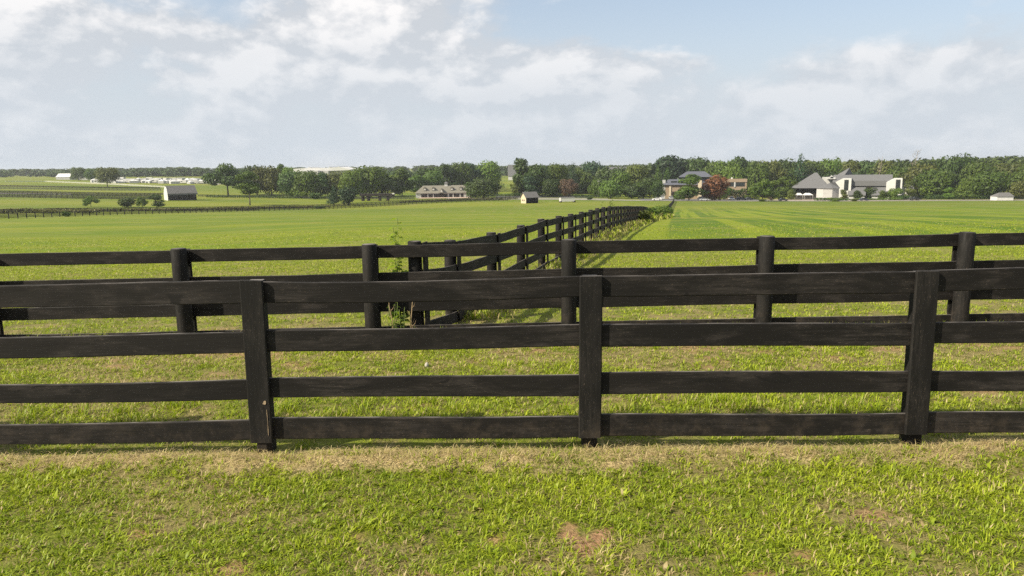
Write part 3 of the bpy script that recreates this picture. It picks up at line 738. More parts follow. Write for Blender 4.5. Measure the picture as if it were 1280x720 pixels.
def trunk_mesh(v, bare=False):
    r = random.Random(v); mb = MB()
    mb.tube([(0, 0, -.05), (.005, 0, .12), (r.uniform(-.02, .02), r.uniform(-.02, .02), .45), (r.uniform(-.03, .03), 0, .80)], [.030, .021, .015, .004], 7)
    for k in range(7):
        a = k*2.4+v; z = r.uniform(.25, .55); d = r.uniform(.18, .32)
        mb.tube([(0, 0, z), (math.cos(a)*d*.5, math.sin(a)*d*.5, z+.08), (math.cos(a)*d, math.sin(a)*d, z+r.uniform(.12, .25))], [.010, .007, .002], 5)
    return mb.mesh('trunk', True)
TR = [trunk_mesh(v) for v in range(3)]
for t_ in TR: t_.materials.append(M['bark'])
# every tree: (px, Y, py of the foot or None, top py, width px, kind, leaves, label, group)
tree_n = 0
def tree(px, foot, top, wpx, kind, leaf, label, group=None, Y=None, name=None, cat='tree', clear=0.0):
    global tree_n
    tree_n += 1; r = random.Random(tree_n*17)
    if Y is None: X, Yv, z = hit(px, foot)
    else: X, Yv, z = at(px, Y)
    d = px_ray(px, top); ztop = EYE+d[2]/d[1]*Yv
    Hh = max(ztop-z, 1.0); Wm = wpx*Yv/F*(1.18 if kind != 'bush' else 1.05)
    name = name or {'conifer': 'conifer_tree', 'bush': 'bush'}.get(kind, 'leafy_tree')
    rt = thing(name, label, cat, (X, Yv, z), r.uniform(0, 6.28), group)
    c = bpy.data.objects.new('crown', KINDS[kind, r.randrange(3)]); COL.objects.link(c); c.parent = rt
    cl = 0 if kind == 'bush' else max(clear, .07 if kind != 'spread' else .15)
    c.scale = (Wm, Wm, Hh*(1-cl)); c.location = (0, 0, Hh*cl)
    c.material_slots[0].link = 'OBJECT'; c.material_slots[0].material = LEAF[leaf]
    if kind != 'bush':
        t = bpy.data.objects.new('trunk', TR[r.randrange(3)]); COL.objects.link(t); t.parent = rt
        tw = max(Hh, Wm)*1.0; t.scale = (tw*.9, tw*.9, Hh*.95)
    return rt

# left side
tree(113, 262, 245, 14, 'spread', 'mid', 'small round bush standing alone at the far left above the black fence', Y=285)
tree(158, 260, 247, 17, 'bush', 'dark', 'dark bush leftmost of the three below the white-gabled barn', 'bushes below the barn', Y=292)
tree(177, 260, 246, 12, 'spread', 'mid', 'thin ragged bush between two darker ones below the white-gabled barn', 'bushes below the barn', Y=292)
tree(195, 260, 243, 17, 'tall', 'dark', 'tallest dark bush just left of and below the white-gabled barn', 'bushes below the barn', Y=294)
tree(136, 228, 209, 23, 'round', 'olive', 'olive-brown round tree standing alone on the far left hillside', Y=560, clear=.22)
tree(101, 224, 209, 14, 'round', 'mid', 'grey-green tree beside the long white roofs on the far left hill', Y=760)
tree(116, 224, 211, 12, 'round', 'mid', 'smaller tree between the white roofs and the olive hillside tree', Y=740)
tree(286, 247, 205, 44, 'spread', 'dark', 'big dark leaning tree with a thick trunk right of the barn', Y=430, clear=.25)
tree(312, 256, 214, 24, 'tall', 'mid', 'lone tree with a bare slim trunk in the field right of the barn', Y=330, clear=.33)
tree(322, 246, 207, 30, 'round', 'dark', 'dark tree behind the lone slim-trunked tree', Y=455)
tree(340, 246, 208, 32, 'round', 'olive', 'olive tree in the grove behind the lone slim-trunked tree', Y=450)
tree(353, 246, 205, 15, 'tall', 'mid', 'slender grey-green treetop rising highest in the left grove', Y=500)
tree(366, 247, 215, 26, 'round', 'dark', 'darkest round tree at the right end of the left grove', Y=430)
tree(362, 232, 209, 14, 'round', 'light', 'bright green treetop showing above the darkest grove tree', Y=470)
tree(384, 247, 213, 28, 'round', 'mid', 'round tree in front of the left end of the white domed roofs', Y=425)
tree(401, 246, 216, 22, 'round', 'dark', 'dark tree below the middle of the white domed roofs', Y=440)
tree(419, 246, 215, 24, 'round', 'olive', 'olive tree below the right end of the white domed roofs', Y=445)
tree(417, 254, 232, 14, 'conifer', 'conif', 'left and narrower of two dense bushy trees at the field fence', 'dense bushy trees by the field fence', Y=335)
tree(434, 254, 233, 19, 'bush', 'conif', 'right and wider of two dense bushy trees at the field fence', 'dense bushy trees by the field fence', Y=332, name='bushy_tree')
tree(372, 249, 238, 9, 'bush', 'light', 'low yellow-green bush under the left grove', Y=418)
tree(380, 249, 240, 9, 'bush', 'light', 'low light bush right of the yellow-green one under the grove', Y=416)
tree(394, 250, 241, 12, 'bush', 'dark', 'low dark bush left of the two dense bushy trees', Y=405)
tree(441, 246, 213, 26, 'round', 'light', 'bright yellow-green tree behind the two dense bushy trees', Y=420)
tree(459, 246, 208, 38, 'round', 'mid', 'broad green tree behind the dark open shelter', Y=430)
tree(479, 244, 214, 24, 'round', 'dark', 'dark tree right of the broad tree behind the open shelter', Y=445)
tree(503, 242, 211, 24, 'tall', 'mid', 'tall oval tree standing clear left of the long stable', Y=455, clear=.08)
# round the stable
for k, (px, top, w, leaf, lab) in enumerate([
    (525, 219, 22, 'mid', 'low tree at the left end behind the long stable'),
    (543, 213, 24, 'mid', 'pale round tree behind the left dormers of the stable'),
    (560, 205, 22, 'dark', 'dark treetop straight behind the stable cupola'),
    (577, 203, 24, 'mid', 'tall tree behind the right dormers of the stable'),
    (592, 204, 22, 'conif', 'blue-green tree behind the right end of the stable roof'),
    (611, 201, 26, 'light', 'pale airy tree rising highest behind the stable')]):
    tree(px, 240, top, w, 'round' if k % 2 else 'tall', leaf, lab, Y=505+k*9)
tree(604, 246, 222, 34, 'round', 'dark', 'round dark tree at the right end wall of the stable', Y=405)
tree(592, 246, 228, 18, 'bush', 'dark', 'low dark bushy tree hugging the stable end wall', Y=408, name='bushy_tree')
tree(657, 246, 198, 24, 'tall', 'dark', 'tall dark pointed tree right of the far white house', Y=440)
tree(672, 246, 206, 30, 'round', 'dark', 'broad dark tree behind the small wooden run-in shed', Y=430)
tree(666, 246, 220, 18, 'tall', 'conif', 'blue-green lower tree just above the small run-in shed', Y=415)
tree(648, 244, 226, 18, 'bush', 'olive', 'olive bushy tree left of the run-in shed, by the far house', Y=440, name='bushy_tree')
tree(696, 246, 205, 30, 'round', 'mid', 'wide green tree between the run-in shed and the brown tree', Y=450)
tree(690, 246, 224, 20, 'round', 'dark', 'low dark tree above the white box trailer', Y=418)
tree(711, 246, 224, 18, 'round', 'brown', 'copper-brown tree above the white box trailer', Y=416)
tree(716, 246, 204, 14, 'conifer', 'conif', 'narrow dark spire-shaped tree above the copper-brown tree', Y=500)
tree(742, 232, 202, 28, 'round', 'conif', 'dark dome-shaped tree left of the distant grey roofs', Y=560)
tree(745, 246, 224, 15, 'round', 'mid', 'small green tree between the copper tree and the pond-side trees', Y=418)
tree(763, 248, 226, 22, 'round', 'mid', 'low leafy tree nearest the road, left of the pair of oaks', Y=400)
tree(775, 247, 214, 22, 'round', 'mid', 'mid-green tree above the low roadside tree', Y=440)
tree(795, 247, 206, 32, 'round', 'olive', 'large round tree behind the end of the long fence', Y=455)
tree(792, 248, 228, 26, 'bush', 'dark', 'dark spreading bush behind the end of the long fence', Y=405)
tree(812, 247, 222, 26, 'round', 'dark', 'dark tree at the left wall of the tan building', Y=425)
tree(822, 238, 208, 13, 'conifer', 'mid', 'left of two pale pointed trees above the tan building', 'pointed trees above the tan building', Y=480)
tree(833, 238, 209, 11, 'conifer', 'mid', 'right of two pale pointed trees above the tan building', 'pointed trees above the tan building', Y=484)
tree(828, 238, 197, 30, 'round', 'conif', 'dark crown left of the highest dome in the wood', Y=560)
tree(843, 238, 195, 44, 'round', 'conif', 'huge dark dome-shaped tree above the tan building', Y=550)
tree(872, 238, 197, 34, 'round', 'dark', 'rounded dark tree right of the huge dome-shaped one', Y=545)
tree(891, 236, 202, 24, 'round', 'mid', 'green tree directly above the red-leaved tree', Y=520)
tree(861, 252, 218, 28, 'tall', 'mid', 'fresh green tree in front of the tan building entrance', Y=368, clear=.06)
tree(893, 251, 219, 27, 'bush', 'red', 'rounded red-leaved tree between the parts of the tan building', Y=372, name='red_tree')
# right side
for k, (px, top, w, kind, leaf, Yv, lab) in enumerate([
    (908, 201, 26, 'round', 'mid', 480, 'tree above the flat-roofed tan wing'),
    (924, 196, 28, 'round', 'dark', 510, 'dark treetop above the right corner of the tan wing'),
    (915, 206, 24, 'round', 'light', 470, 'bright green crown above the flat-roofed tan wing'),
    (944, 203, 26, 'round', 'mid', 470, 'tree between the tan wing and the young roadside tree'),
    (962, 201, 28, 'round', 'olive', 480, 'olive crown above the young roadside tree'),
    (980, 199, 30, 'round', 'dark', 500, 'dark crown left of the pointed treetop'),
    (998, 193, 20, 'conifer', 'conif', 480, 'pointed dark treetop above the pyramid roof'),
    (1013, 204, 30, 'round', 'dark', 490, 'dark crown just right of the pyramid roof tip'),
    (1036, 198, 26, 'round', 'light', 500, 'light crown behind the tall sloping roof'),
    (1058, 202, 30, 'round', 'olive', 510, 'olive crown above the left end of the long grey roof'),
    (1080, 202, 28, 'round', 'dark', 510, 'dark crown above the middle of the long grey roof'),
    (1101, 201, 30, 'round', 'olive', 500, 'olive crown above the right end of the long grey roof'),
    (1124, 208, 30, 'round', 'mid', 440, 'crown right behind the white end tower'),
    (1148, 206, 38, 'round', 'olive', 430, 'broad olive crown below the bare dead branches'),
    (1165, 212, 36, 'round', 'mid', 415, 'green tree left of the two shining yellow-green trees'),
    (1182, 196, 28, 'round', 'dark', 450, 'left of the two highest crowns in the right-hand wood'),
    (1200, 193, 28, 'round', 'dark', 450, 'right of the two highest crowns in the right-hand wood'),
    (1222, 203, 34, 'round', 'mid', 425, 'wide crown above the bright yellow-green tree'),
    (1238, 214, 38, 'round', 'mid', 395, 'big leafy tree left of the white garage'),
    (1257, 204, 32, 'round', 'olive', 430, 'olive crown above the white garage'),
    (1283, 206, 34, 'round', 'mid', 415, 'tree at the right edge above the road'),
    (1274, 226, 26, 'round', 'olive', 385, 'low olive tree right of the white garage')]):
    tree(px, 247, top, w, kind, leaf, lab, Y=Yv)
tree(821, 250, 226, 15, 'round', 'dark', 'small dark tree hiding the left corner of the tan building', Y=398)
tree(905, 250, 230, 12, 'round', 'mid', 'small green tree between the red tree and the flat-roofed wing', Y=392)
tree(1072, 250, 238, 9, 'round', 'dark', 'small dark tree at the left low roof of the grey hall', Y=388)
tree(989, 251, 237, 9, 'round', 'olive', 'small olive tree in front of the pyramid-roofed hall', Y=386)
tree(953, 254, 224, 27, 'spread', 'mid', 'young tree with a dark short trunk at the edge of the road', Y=352, clear=.12)
tree(978, 250, 221, 26, 'tall', 'mid', 'conical green tree left of the pyramid-roofed hall', Y=400)
tree(964, 251, 239, 9, 'bush', 'brown', 'small rust-coloured tree right of the young roadside tree', Y=372, name='young_tree')
tree(1056, 251, 237, 9, 'tall', 'olive', 'small tree against the white octagonal hall', Y=388)
tree(1104, 251, 238, 11, 'bush', 'mid', 'green bushy tree at the foot of the right tower bay', Y=386, name='bushy_tree')
tree(1117, 250, 235, 15, 'bush', 'light', 'yellow-green bushy tree below the white end tower', Y=388, name='bushy_tree')
tree(1138, 250, 226, 16, 'tall', 'olive', 'narrow olive tree right of the grey and white hall', Y=392)
tree(1186, 248, 234, 10, 'tall', 'light', 'small shining pale tree in front of the right-hand wood', Y=385)
tree(1204, 248, 223, 20, 'conifer', 'light', 'bright yellow-green cone-shaped tree in front of the right-hand wood', Y=388)
tree(1087, 250, 234, 14, 'bush', 'dark', 'dark bushy tree between the two low roofs of the grey hall', Y=398, name='bushy_tree')
for k, (px, foot, top, w, leaf, Yv, lab) in enumerate([
    (1043, 253, 247, 15, 'light', 350, 'low rounded shrub by the road below the octagonal hall'),
    (1068, 253, 248, 8, 'olive', 352, 'small shrub left of the dark car below the grey hall'),
    (953, 254, 249, 8, 'mid', 350, 'clump of leaves round the foot of the young roadside tree'),
    (1125, 250, 244, 20, 'dark', 386, 'dark shrub under the yellow-green bushy tree'),
    (737, 249, 246, 7, 'dark', 372, 'tiny dark shrub on the verge right of the white box trailer'),
    (81, 271, 264, 10, 'mid', 186, 'green weed clump against the near side of the left field fence'),
    (399, 262, 257, 14, 'light', 300, 'bright low shrub between the two left field fences')]):
    tree(px, foot, top, w, 'bush', leaf, lab, Y=Yv, name='shrub', cat='shrub')

# woods that read as one mass: many crowns in one mesh
def wood(name, label, items, mat, leafn=420, leaf=.075):
    Vs = []; Ts = []; r = np.random.default_rng(len(items))
    protos = [crown_mesh('w', k, leafn, 500+i, leaf) for i, k in enumerate(['round', 'round', 'tall', 'spread', 'round', 'bush'])]
    for (x, y, z, h, w) in items:
        V, T = protos[r.integers(0, 6)]; a = r.uniform(0, 6.28); c, s = math.cos(a), math.sin(a)
        Q = V.copy(); Q[:, 2] = Q[:, 2]*h
        X = (Q[:, 0]*c-Q[:, 1]*s)*w*1.15+x; Yq = (Q[:, 0]*s+Q[:, 1]*c)*w*1.15+y
        Vs.append(np.stack([X, Yq, Q[:, 2]+z], 1)); Ts.append(np.clip(T*.5+r.uniform(-.1, .6), 0, 1))
    me = crown_obj_mesh(name, np.concatenate(Vs), np.concatenate(Ts))
    return tag(link(name, me, mat), label, None, None, 'stuff')
def band_items(prof, Ymin, Ymax, n, w, seed, jit=2.0):
    r = random.Random(seed); out = []
    for k in range(n):
        px = r.uniform(prof[0][0], prof[-1][0]); Yv = r.uniform(Ymin, Ymax)
        X, Yv, z = at(px, Yv); top = np.interp(px, [p[0] for p in prof], [p[1] for p in prof])+r.uniform(-.3, 1)*jit
        d = px_ray(px, top); zt = EYE+d[2]/d[1]*Yv
        h = min(max(zt-z, 4), 30); out.append((X, Yv, zt-h, h, r.uniform(.8, 1.3)*w))
    return out
far_mat = leaf_mat('woods_far', (.024, .048, .011), (.068, .102, .017), .2, objvar=0)
wood('distant_woods', 'long belt of woodland along the skyline',
     band_items([(-260, 213), (0, 211.5), (60, 210.5), (180, 210), (230, 208.5), (300, 210), (480, 208), (560, 206), (640, 207), (760, 205.5), (900, 204)], 1150, 1350, 420, 18, 1, 1.6), far_mat, 300, .085)
wood('distant_woods', 'nearer belt of trees behind the white tents and stable',
     band_items([(-250, 215), (0, 213), (70, 212), (190, 211), (260, 209), (330, 212), (520, 213), (570, 210), (640, 214), (700, 210), (760, 212), (800, 210)], 960, 1080, 260, 16, 2, 2.5), far_mat, 300, .085)
wood('woodland', 'belt of trees filling the gap behind the stable roof',
     band_items([(486, 217), (520, 214), (560, 208), (600, 206), (614, 210)], 560, 660, 55, 14, 7, 4), far_mat, 900, .06)
wood('woodland', 'belt of trees behind the copper-brown tree and roadside trees',
     band_items([(668, 210), (700, 207), (735, 212), (790, 210), (815, 208)], 500, 620, 45, 14, 8, 5), far_mat, 900, .06)
wood('wooded_hill', 'wooded rise behind the buildings on the right',
     band_items([(790, 210), (850, 200), (910, 203), (960, 202), (1030, 202), (1100, 202), (1160, 199), (1230, 198), (1400, 195), (1560, 195)], 540, 640, 260, 16, 3, 2.5), far_mat, 650, .065)
wood('wooded_hill', 'farthest wooded ridge at the right edge of the skyline',
     band_items([(1150, 201), (1230, 197), (1260, 195), (1320, 193.5), (1600, 192)], 1000, 1150, 150, 20, 4, 1.0), far_mat, 300, .085)
wood('woodland', 'dense woodland edge on the right behind the road',
     band_items([(1140, 222), (1165, 214), (1230, 212), (1300, 208), (1560, 205)], 425, 500, 120, 15, 5, 6), far_mat, 1300, .052)
wood('woodland', 'leafy belt between the tan building and the pyramid-roofed hall',
     band_items([(895, 214), (940, 212), (990, 214), (1040, 212), (1125, 214)], 480, 535, 75, 14, 6, 5), far_mat, 1300, .052)

# dead branches above the wood
def dead_tree(px, Yv, top, label, seed, s=1.0):
    X, Yv, z = at(px, Yv); d = px_ray(px, top); H_ = EYE+d[2]/d[1]*Yv-z; r = random.Random(seed)
    rt = thing('dead_tree', label, 'dead tree', (X, Yv, z)); mb = MB()
    lean = 2.5*s
    mb.tube([(0, 0, -.5), (.3, 0, H_*.5), (lean, 0, H_)], [.35, .26, .06], 7); part('trunk', mb, M['deadwood'], rt, True)
    mb = MB()
    for k in range(16):
        t = r.uniform(.55, .97); bx = .3+(lean-.3)*max(0, t-.5)*2; a = r.uniform(-1.2, 1.2); L_ = r.uniform(1.5, 3.8)*s; sg = r.choice((-1, 1))
        p1 = (bx+sg*L_*.45, a, H_*t+L_*.35); p2 = (bx+sg*L_*.7, a*1.6, H_*t+L_*.95)
        mb.tube([(bx, 0, H_*t), p1, p2], [.13, .09, .03], 5)
        mb.tube([p1, (p1[0]+sg*.7, a, p1[2]+.2), (p1[0]+sg*1.2, a+.4, p1[2]+.9)], [.07, .05, .02], 4)
    part('branch', mb, M['deadwood'], rt, True)
dead_tree(1138, 445, 187, 'bare grey dead branches rising above the right-hand wood', 5, 1.0)
dead_tree(1096, 470, 195, 'thin bare dead treetop above the long grey roof', 8, .7)

# ------------------------------------------------------------------ roads, yards
def strip(name, pts, width, mat, label, lift=.10, dx=0):
    P = []
    for (a, b) in zip(pts[:-1], pts[1:]):
        a = Vector(a[:2]); b = Vector(b[:2]); n = max(2, int((b-a).length/3))
        for k in range(n): P.append(a+(b-a)*(k/n))
    P.append(Vector(pts[-1][:2])); mb = MB()
    for i, p in enumerate(P):
        d = (P[min(i+1, len(P)-1)]-P[max(i-1, 0)]).normalized(); nn = Vector((-d.y, d.x))
        for k in range(5):
            q = p+nn*width*(k/4-.5); mb.v.append((q.x, q.y, lh(q.x, q.y)+lift))
        if i: mb.f += [tuple((i-1)*5+k+j for j in (0,)) + ((i-1)*5+k+1, i*5+k+1, i*5+k) for k in range(4)]
    return tag(link(name, mb.mesh(name, True), mat), label, None, None, 'structure')
M['asphalt'] = simple('asphalt', (.115, .115, .118), .9, .15, .4)
M['concrete'] = simple('pale_road', (.30, .28, .26), .9, .15, .3)
M['gravel'] = simple('pinkish_gravel', (.36, .29, .25), .95, .15, .5)
M['paving'] = simple('warm_paving', (.40, .30, .24), .9, .15, .5)
strip('road', [at(590, 378), at(700, 376), at(840, 366), at(950, 360), at(1060, 358), at(1180, 358), at(1450, 352)], 14, M['concrete'], 'pale road crossing behind the mown field')
strip('path', [at(560, 402), at(650, 398), at(760, 392)], 9, M['concrete'], 'pale path in front of the stable')
strip('parking_lot', [at(800, 386), at(870, 384), at(955, 382)], 36, M['asphalt'], 'grey parking area in front of the tan building', .13)
strip('yard', [at(965, 384), at(1010, 384), at(1062, 380)], 30, M['gravel'], 'pinkish gravel yard beside the halls', .13)
strip('road', [at(1062, 372), at(1150, 378), at(1450, 376)], 8.0, M['gravel'], 'narrow pinkish verge road at the wood edge', .12)
strip('lane', [at(-60, 400), at(30, 405), at(90, 415)], 12, M['concrete'], 'pale lane on the far left slope', .12)
strip('yard', [at(524, 412), at(590, 412)], 18, M['paving'], 'warm paving in front of the stable', .14)
strip('yard', [at(620, 422), at(740, 424)], 20, M['asphalt'], 'grey lot beyond the run-in shed', .12)

# ------------------------------------------------------------------ buildings
M['white'] = simple('white_paint', (.50, .50, .49), .7, .06, 1)
M['whitewall'] = simple('whitewashed_wall', (.38, .38, .375), .8, .08, 1)
M['cream'] = simple('cream_boards', (.48, .41, .30), .8, .12, 2, stretch=(1, 1, 6))
M['roofgrey'] = simple('grey_shingle', (.115, .116, .122), .85, .12, 3)
M['roofbrown'] = simple('brown_grey_shingle', (.165, .155, .130), .85, .12, 3)
M['rooflight'] = simple('pale_grey_shingle', (.115, .112, .114), .85, .10, 3)
M['roofslate'] = simple('blue_slate', (.085, .09, .115), .7, .12, 3)
M['darkopen'] = simple('dark_boards_and_shade', (.022, .018, .017), .9, .2, 2)  # dark timber, and also the painted shade of open fronts and stalls
M['tan'] = simple('tan_render', (.25, .19, .135), .85, .08, 1)
M['glass'] = simple('dark_glass', (.02, .024, .03), .15, .1, 1, spec=.6)
M['tent'] = simple('white_canvas', (.56, .56, .56), .7, .04, 1)
M['rubber'] = simple('tyre_rubber', (.02, .02, .02), .9, .1, 4)

def house(name, label, X, Yv, z, rot, L_, D_, hw, hr, wall, roof, cat='building', over=.35, wallname='wall'):
    """gable roof, ridge along local x"""
    rt = thing(name, label, cat, (X, Yv, z), rot)
    mb = MB().box(-L_/2, L_/2, -D_/2, D_/2, -1.0, hw); mb2 = MB()
    mb.prismx([(-D_/2, hw), (D_/2, hw), (0, hr)], -L_/2, L_/2)
    part(wallname, mb, wall, rt)
    o = over; s = (hr-hw)/(D_/2)
    mb2.prismx([(-D_/2-o, hw-s*o), (-D_/2-o, hw-s*o+.16), (0, hr+.18), (0, hr+.01)], -L_/2-o, L_/2+o)
    mb2.prismx([(0, hr+.01), (0, hr+.18), (D_/2+o, hw-s*o+.16), (D_/2+o, hw-s*o)], -L_/2-o, L_/2+o)
    part('roof', mb2, roof, rt); return rt
# barn with white rounded gable at the left end
def m_(px, Y): return px*Y/F
X, Yv, z = hit(226, 250.2); Yb = Yv
S = Yb/F
rt = thing('barn', 'long barn with a bright white gable end, grey roof and dark open front', 'barn', (X, Yb, z), math.radians(39))
Lb, Db, hw, hr = 33*S, 17*S, 10*S, 17.5*S
part('wall', MB().box(-Lb/2+.2, Lb/2, -Db/2+.6, Db/2, -1, hw*.98).prismx([(-Db/2+.6, hw*.98), (Db/2, hw*.98), (0, hr-.25)], -Lb/2+.3, Lb/2), M['darkopen'], rt)  # solid block; its dark colour stands in for shade inside the open front
gab = [(-Db/2, -1), (Db/2, -1), (Db/2, hw*.9), (Db*.36, hw*1.28), (Db*.16, hr-.5), (0, hr-.1), (-Db*.16, hr-.5), (-Db*.36, hw*1.28), (-Db/2, hw*.9)]
part('gable_wall', MB().prismx(gab, -Lb/2-.15, -Lb/2+.15), M['white'], rt)
sl = (hr-hw*.85)/(Db/2)
part('roof', MB().prismx([(-Db/2-.9, hw*.80), (-Db/2-.9, hw*.80+.2), (0, hr+.2), (0, hr)], -Lb/2-.1, Lb/2+.5).prismx([(0, hr), (0, hr+.2), (Db/2+.9, hw*.8+.2), (Db/2+.9, hw*.8)], -Lb/2-.1, Lb/2+.5), M['rooflight'], rt)
part('fascia', MB().box(-Lb/2+.3, Lb/2+.4, -Db/2-.93, -Db/2-.88, hw*.80-.55, hw*.80+.05), M['roofgrey'], rt)
for k in range(6): part('post', MB().box(-Lb/2+.6+k*(Lb-.9)/5-.12, -Lb/2+.6+k*(Lb-.9)/5+.12, -Db/2-.7, -Db/2-.45, -1, hw*.8), M['darkopen'], rt)
# run-in shed
X, Yv, z = hit(662, 254.0); S = Yv/F
rt = thing('run_in_shed', 'small wooden run-in shed with cream end wall, grey roof and open dark side', 'shed', (X, Yv, z), math.radians(30))
L_, D_, hw, hr = 15.5*S*1.15, 12*S, 8*S, 13.5*S
part('wall', MB().box(-L_/2+.25, L_/2, D_/2-.2, D_/2, -.6, hw).box(L_/2-.2, L_/2, -D_/2, D_/2-.2, -.6, hw).box(-L_/2+.25, L_/2-.2, -D_/2+.05, D_/2-.2, -.6, -.02), M['darkopen'], rt)
part('gable_wall', MB().prismx([(-D_/2, -.6), (D_/2, -.6), (D_/2, hw), (0, hr), (-D_/2, hw)], -L_/2, -L_/2+.2), M['cream'], rt)
part('roof', MB().prismx([(-D_/2-.5, hw-.5), (-D_/2-.5, hw-.3), (0, hr+.2), (0, hr)], -L_/2-.4, L_/2+.4).prismx([(0, hr), (0, hr+.2), (D_/2+.5, hw-.3), (D_/2+.5, hw-.5)], -L_/2-.4, L_/2+.4), M['rooflight'], rt)
for k in range(3): part('post', MB().box(-L_/2+.3+k*(L_-.7)/2-.1, -L_/2+.3+k*(L_-.7)/2+.1, -D_/2, -D_/2+.2, -.6, hw), M['darkopen'], rt)
part('window', MB().box(-L_/2-.03, -L_/2, -.9, -.2, 1.0, 1.7), M['darkopen'], rt)
part('window', MB().box(-L_/2-.03, -L_/2, .5, 1.1, 1.0, 1.7), M['darkopen'], rt)
# white box trailer
X, Yv, z = hit(709, 253.0); S = Yv/F
rt = thing('box_trailer', 'low white box trailer parked right of the run-in shed', 'trailer', (X, Yv, z), math.radians(12))
part('body', MB().box(-9.3*S, 9*S*.98, -1.2, 1.2, .45, .45+4.6*S), M['white'], rt)
part('roof', MB().prismx([(-1.3, .45+4.6*S), (1.3, .45+4.6*S), (1.1, .6+4.9*S), (-1.1, .6+4.9*S)], -9.4*S, 9*S), M['rooflight'], rt)
for sx in (-1, 1):
    for sy in (-1, 1):
        w = MB(); w.tube([(sx*3.2, sy*1.1-.12, .4), (sx*3.2, sy*1.1+.12, .4)], [.4, .4], 12); part('wheel', w, M['rubber'], rt, True)
# open shelter, long and dark
X, Yv, z = hit(474, 251.0); S = Yv/F
rt = thing('open_shelter', 'long low dark flat shelter on posts with a slanting brace at its right end', 'shelter', (X, Yv, z))
part('roof', MB().box(-23*S, 19*S, -2, 2, 5.9*S, 9*S), M['darkopen'], rt)
part('end_cap', MB().box(17*S, 20*S, -2.05, -2.0, 8*S, 9.6*S), M['white'], rt)
for px in (-20, -13, 1, 11): part('post', MB().box(px*S-.5, px*S+.5, -1.6, 1.6, -.5, 5.9*S), M['darkopen'], rt)
part('brace', MB().prism([(8*S, 0), (10.5*S, 0), (19*S, 6.0*S), (15.5*S, 6.0*S)], -1.9, -1.4), M['darkopen'], rt)
# the long stable
X, Yv, z = at(554, 424); S = Yv/F
rt = thing('stable', 'long white stable with brown-grey roof, four dormers, small cupola and open stalls', 'stable', (X, Yv, z), -math.atan2(X, Yv))
Lh = 33*S; Dp = 6.0; hw = 6.2*S; hr = 14.6*S
part('wall', MB().box(-Lh, Lh, -Dp, Dp, -1, hw), M['whitewall'], rt)
rb = MB(); e = .6
rb.add([(-Lh-e, -Dp-e, hw-.2), (Lh+e, -Dp-e, hw-.2), (Lh+e, Dp+e, hw-.2), (-Lh-e, Dp+e, hw-.2), (-Lh+9*S, 0, hr), (Lh-2*S, 0, hr)], [(0, 1, 5, 4), (1, 2, 5), (2, 3, 4, 5), (3, 0, 4), (3, 2, 1, 0)])
part('roof', rb, M['roofbrown'], rt)
for px in (-22, -11.5, 11, 22):
    x = px*S; yb = -Dp*.62; zb = hw+(hr-hw)*.30
    d = part('dormer', MB().box(x-.75, x+.75, yb-1.2, yb+1.6, zb, zb+1.5).prism([(x-1.05, zb+1.45), (x+1.05, zb+1.45), (x, zb+2.3)], yb-1.5, yb+3.0), M['roofbrown'], rt)
    part('window', MB().box(x-.5, x+.5, yb-1.24, yb-1.2, zb+.2, zb+1.35), M['white'], d)
c = part('cupola', MB().box(4*S-.9, 4*S+.9, -.9, .9, hr-.6, hr+1.2), M['white'], rt)
part('cupola_roof', MB().frustum(4*S-1.3, 4*S+1.3, -1.3, 1.3, hr+1.2, 4*S-.1, 4*S+.1, -.1, .1, hr+2.2), M['roofgrey'], c)
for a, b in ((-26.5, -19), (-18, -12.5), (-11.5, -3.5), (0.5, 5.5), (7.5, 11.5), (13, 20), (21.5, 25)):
    part('stall_opening', MB().box(a*S, b*S, -Dp-.03, -Dp+.02, .1, hw-.7), M['darkopen'], rt)  # flat dark panels on the wall, painting the shade within each stall
pz = part('porch', MB().prism([(-4.6*S, hw-.2), (.9*S, hw-.2), (-1.85*S, hw+2.7)], -Dp-1.8, -Dp+3), M['roofbrown'], rt)
part('gable_window', MB().prism([(-3.4*S, hw+.35), (-.4*S, hw+.35), (-1.85*S, hw+1.75)], -Dp-1.84, -Dp-1.8), M['white'], pz)
part('porch_opening', MB().box(-4.1*S, .4*S, -Dp-.09, -Dp-.05, 0, hw-.3), M['darkopen'], pz)  # dark panel painting the shade under the porch
# white event halls behind the grove
rt_ = None
X, Yv, z = at(408, 860); S = Yv/F
rt = thing('exhibition_hall', 'huge white domed-roof hall rising over the left grove', 'hall', (X, Yv, z))
zt = lambda py, px=408, Y_=860: EYE+px_ray(px, py)[2]/px_ray(px, py)[1]*Y_-z
part('wall', MB().box(-24*S, 14*S, -20, 20, -2, zt(212.5)), M['tent'], rt)
part('wall', MB().box(14*S, 37*S, -18, 20, -2, zt(212.8)), M['tent'], rt)
prof = [(-38, 213.5), (-34, 211.5), (-28, 210.3), (-14, 209.6), (-12.5, 208.6), (-11, 209.6), (0, 209.8), (11, 210.2), (12, 208.4), (13, 209.5), (22, 209.2), (23, 208.2), (24, 209.0), (31, 210.5), (37, 212)]
part('roof', MB().prism([(a*S, zt(b)) for a, b in prof]+[(37*S, zt(213)), (-38*S, zt(214.5))], -24, 24), M['tent'], rt)
part('annex', MB().box(-19*S, 1*S, -34, -20.1, -2, zt(213.0)).box(6*S, 12*S, -30, -20.1, -2, zt(213.4)), M['whitewall'], rt)
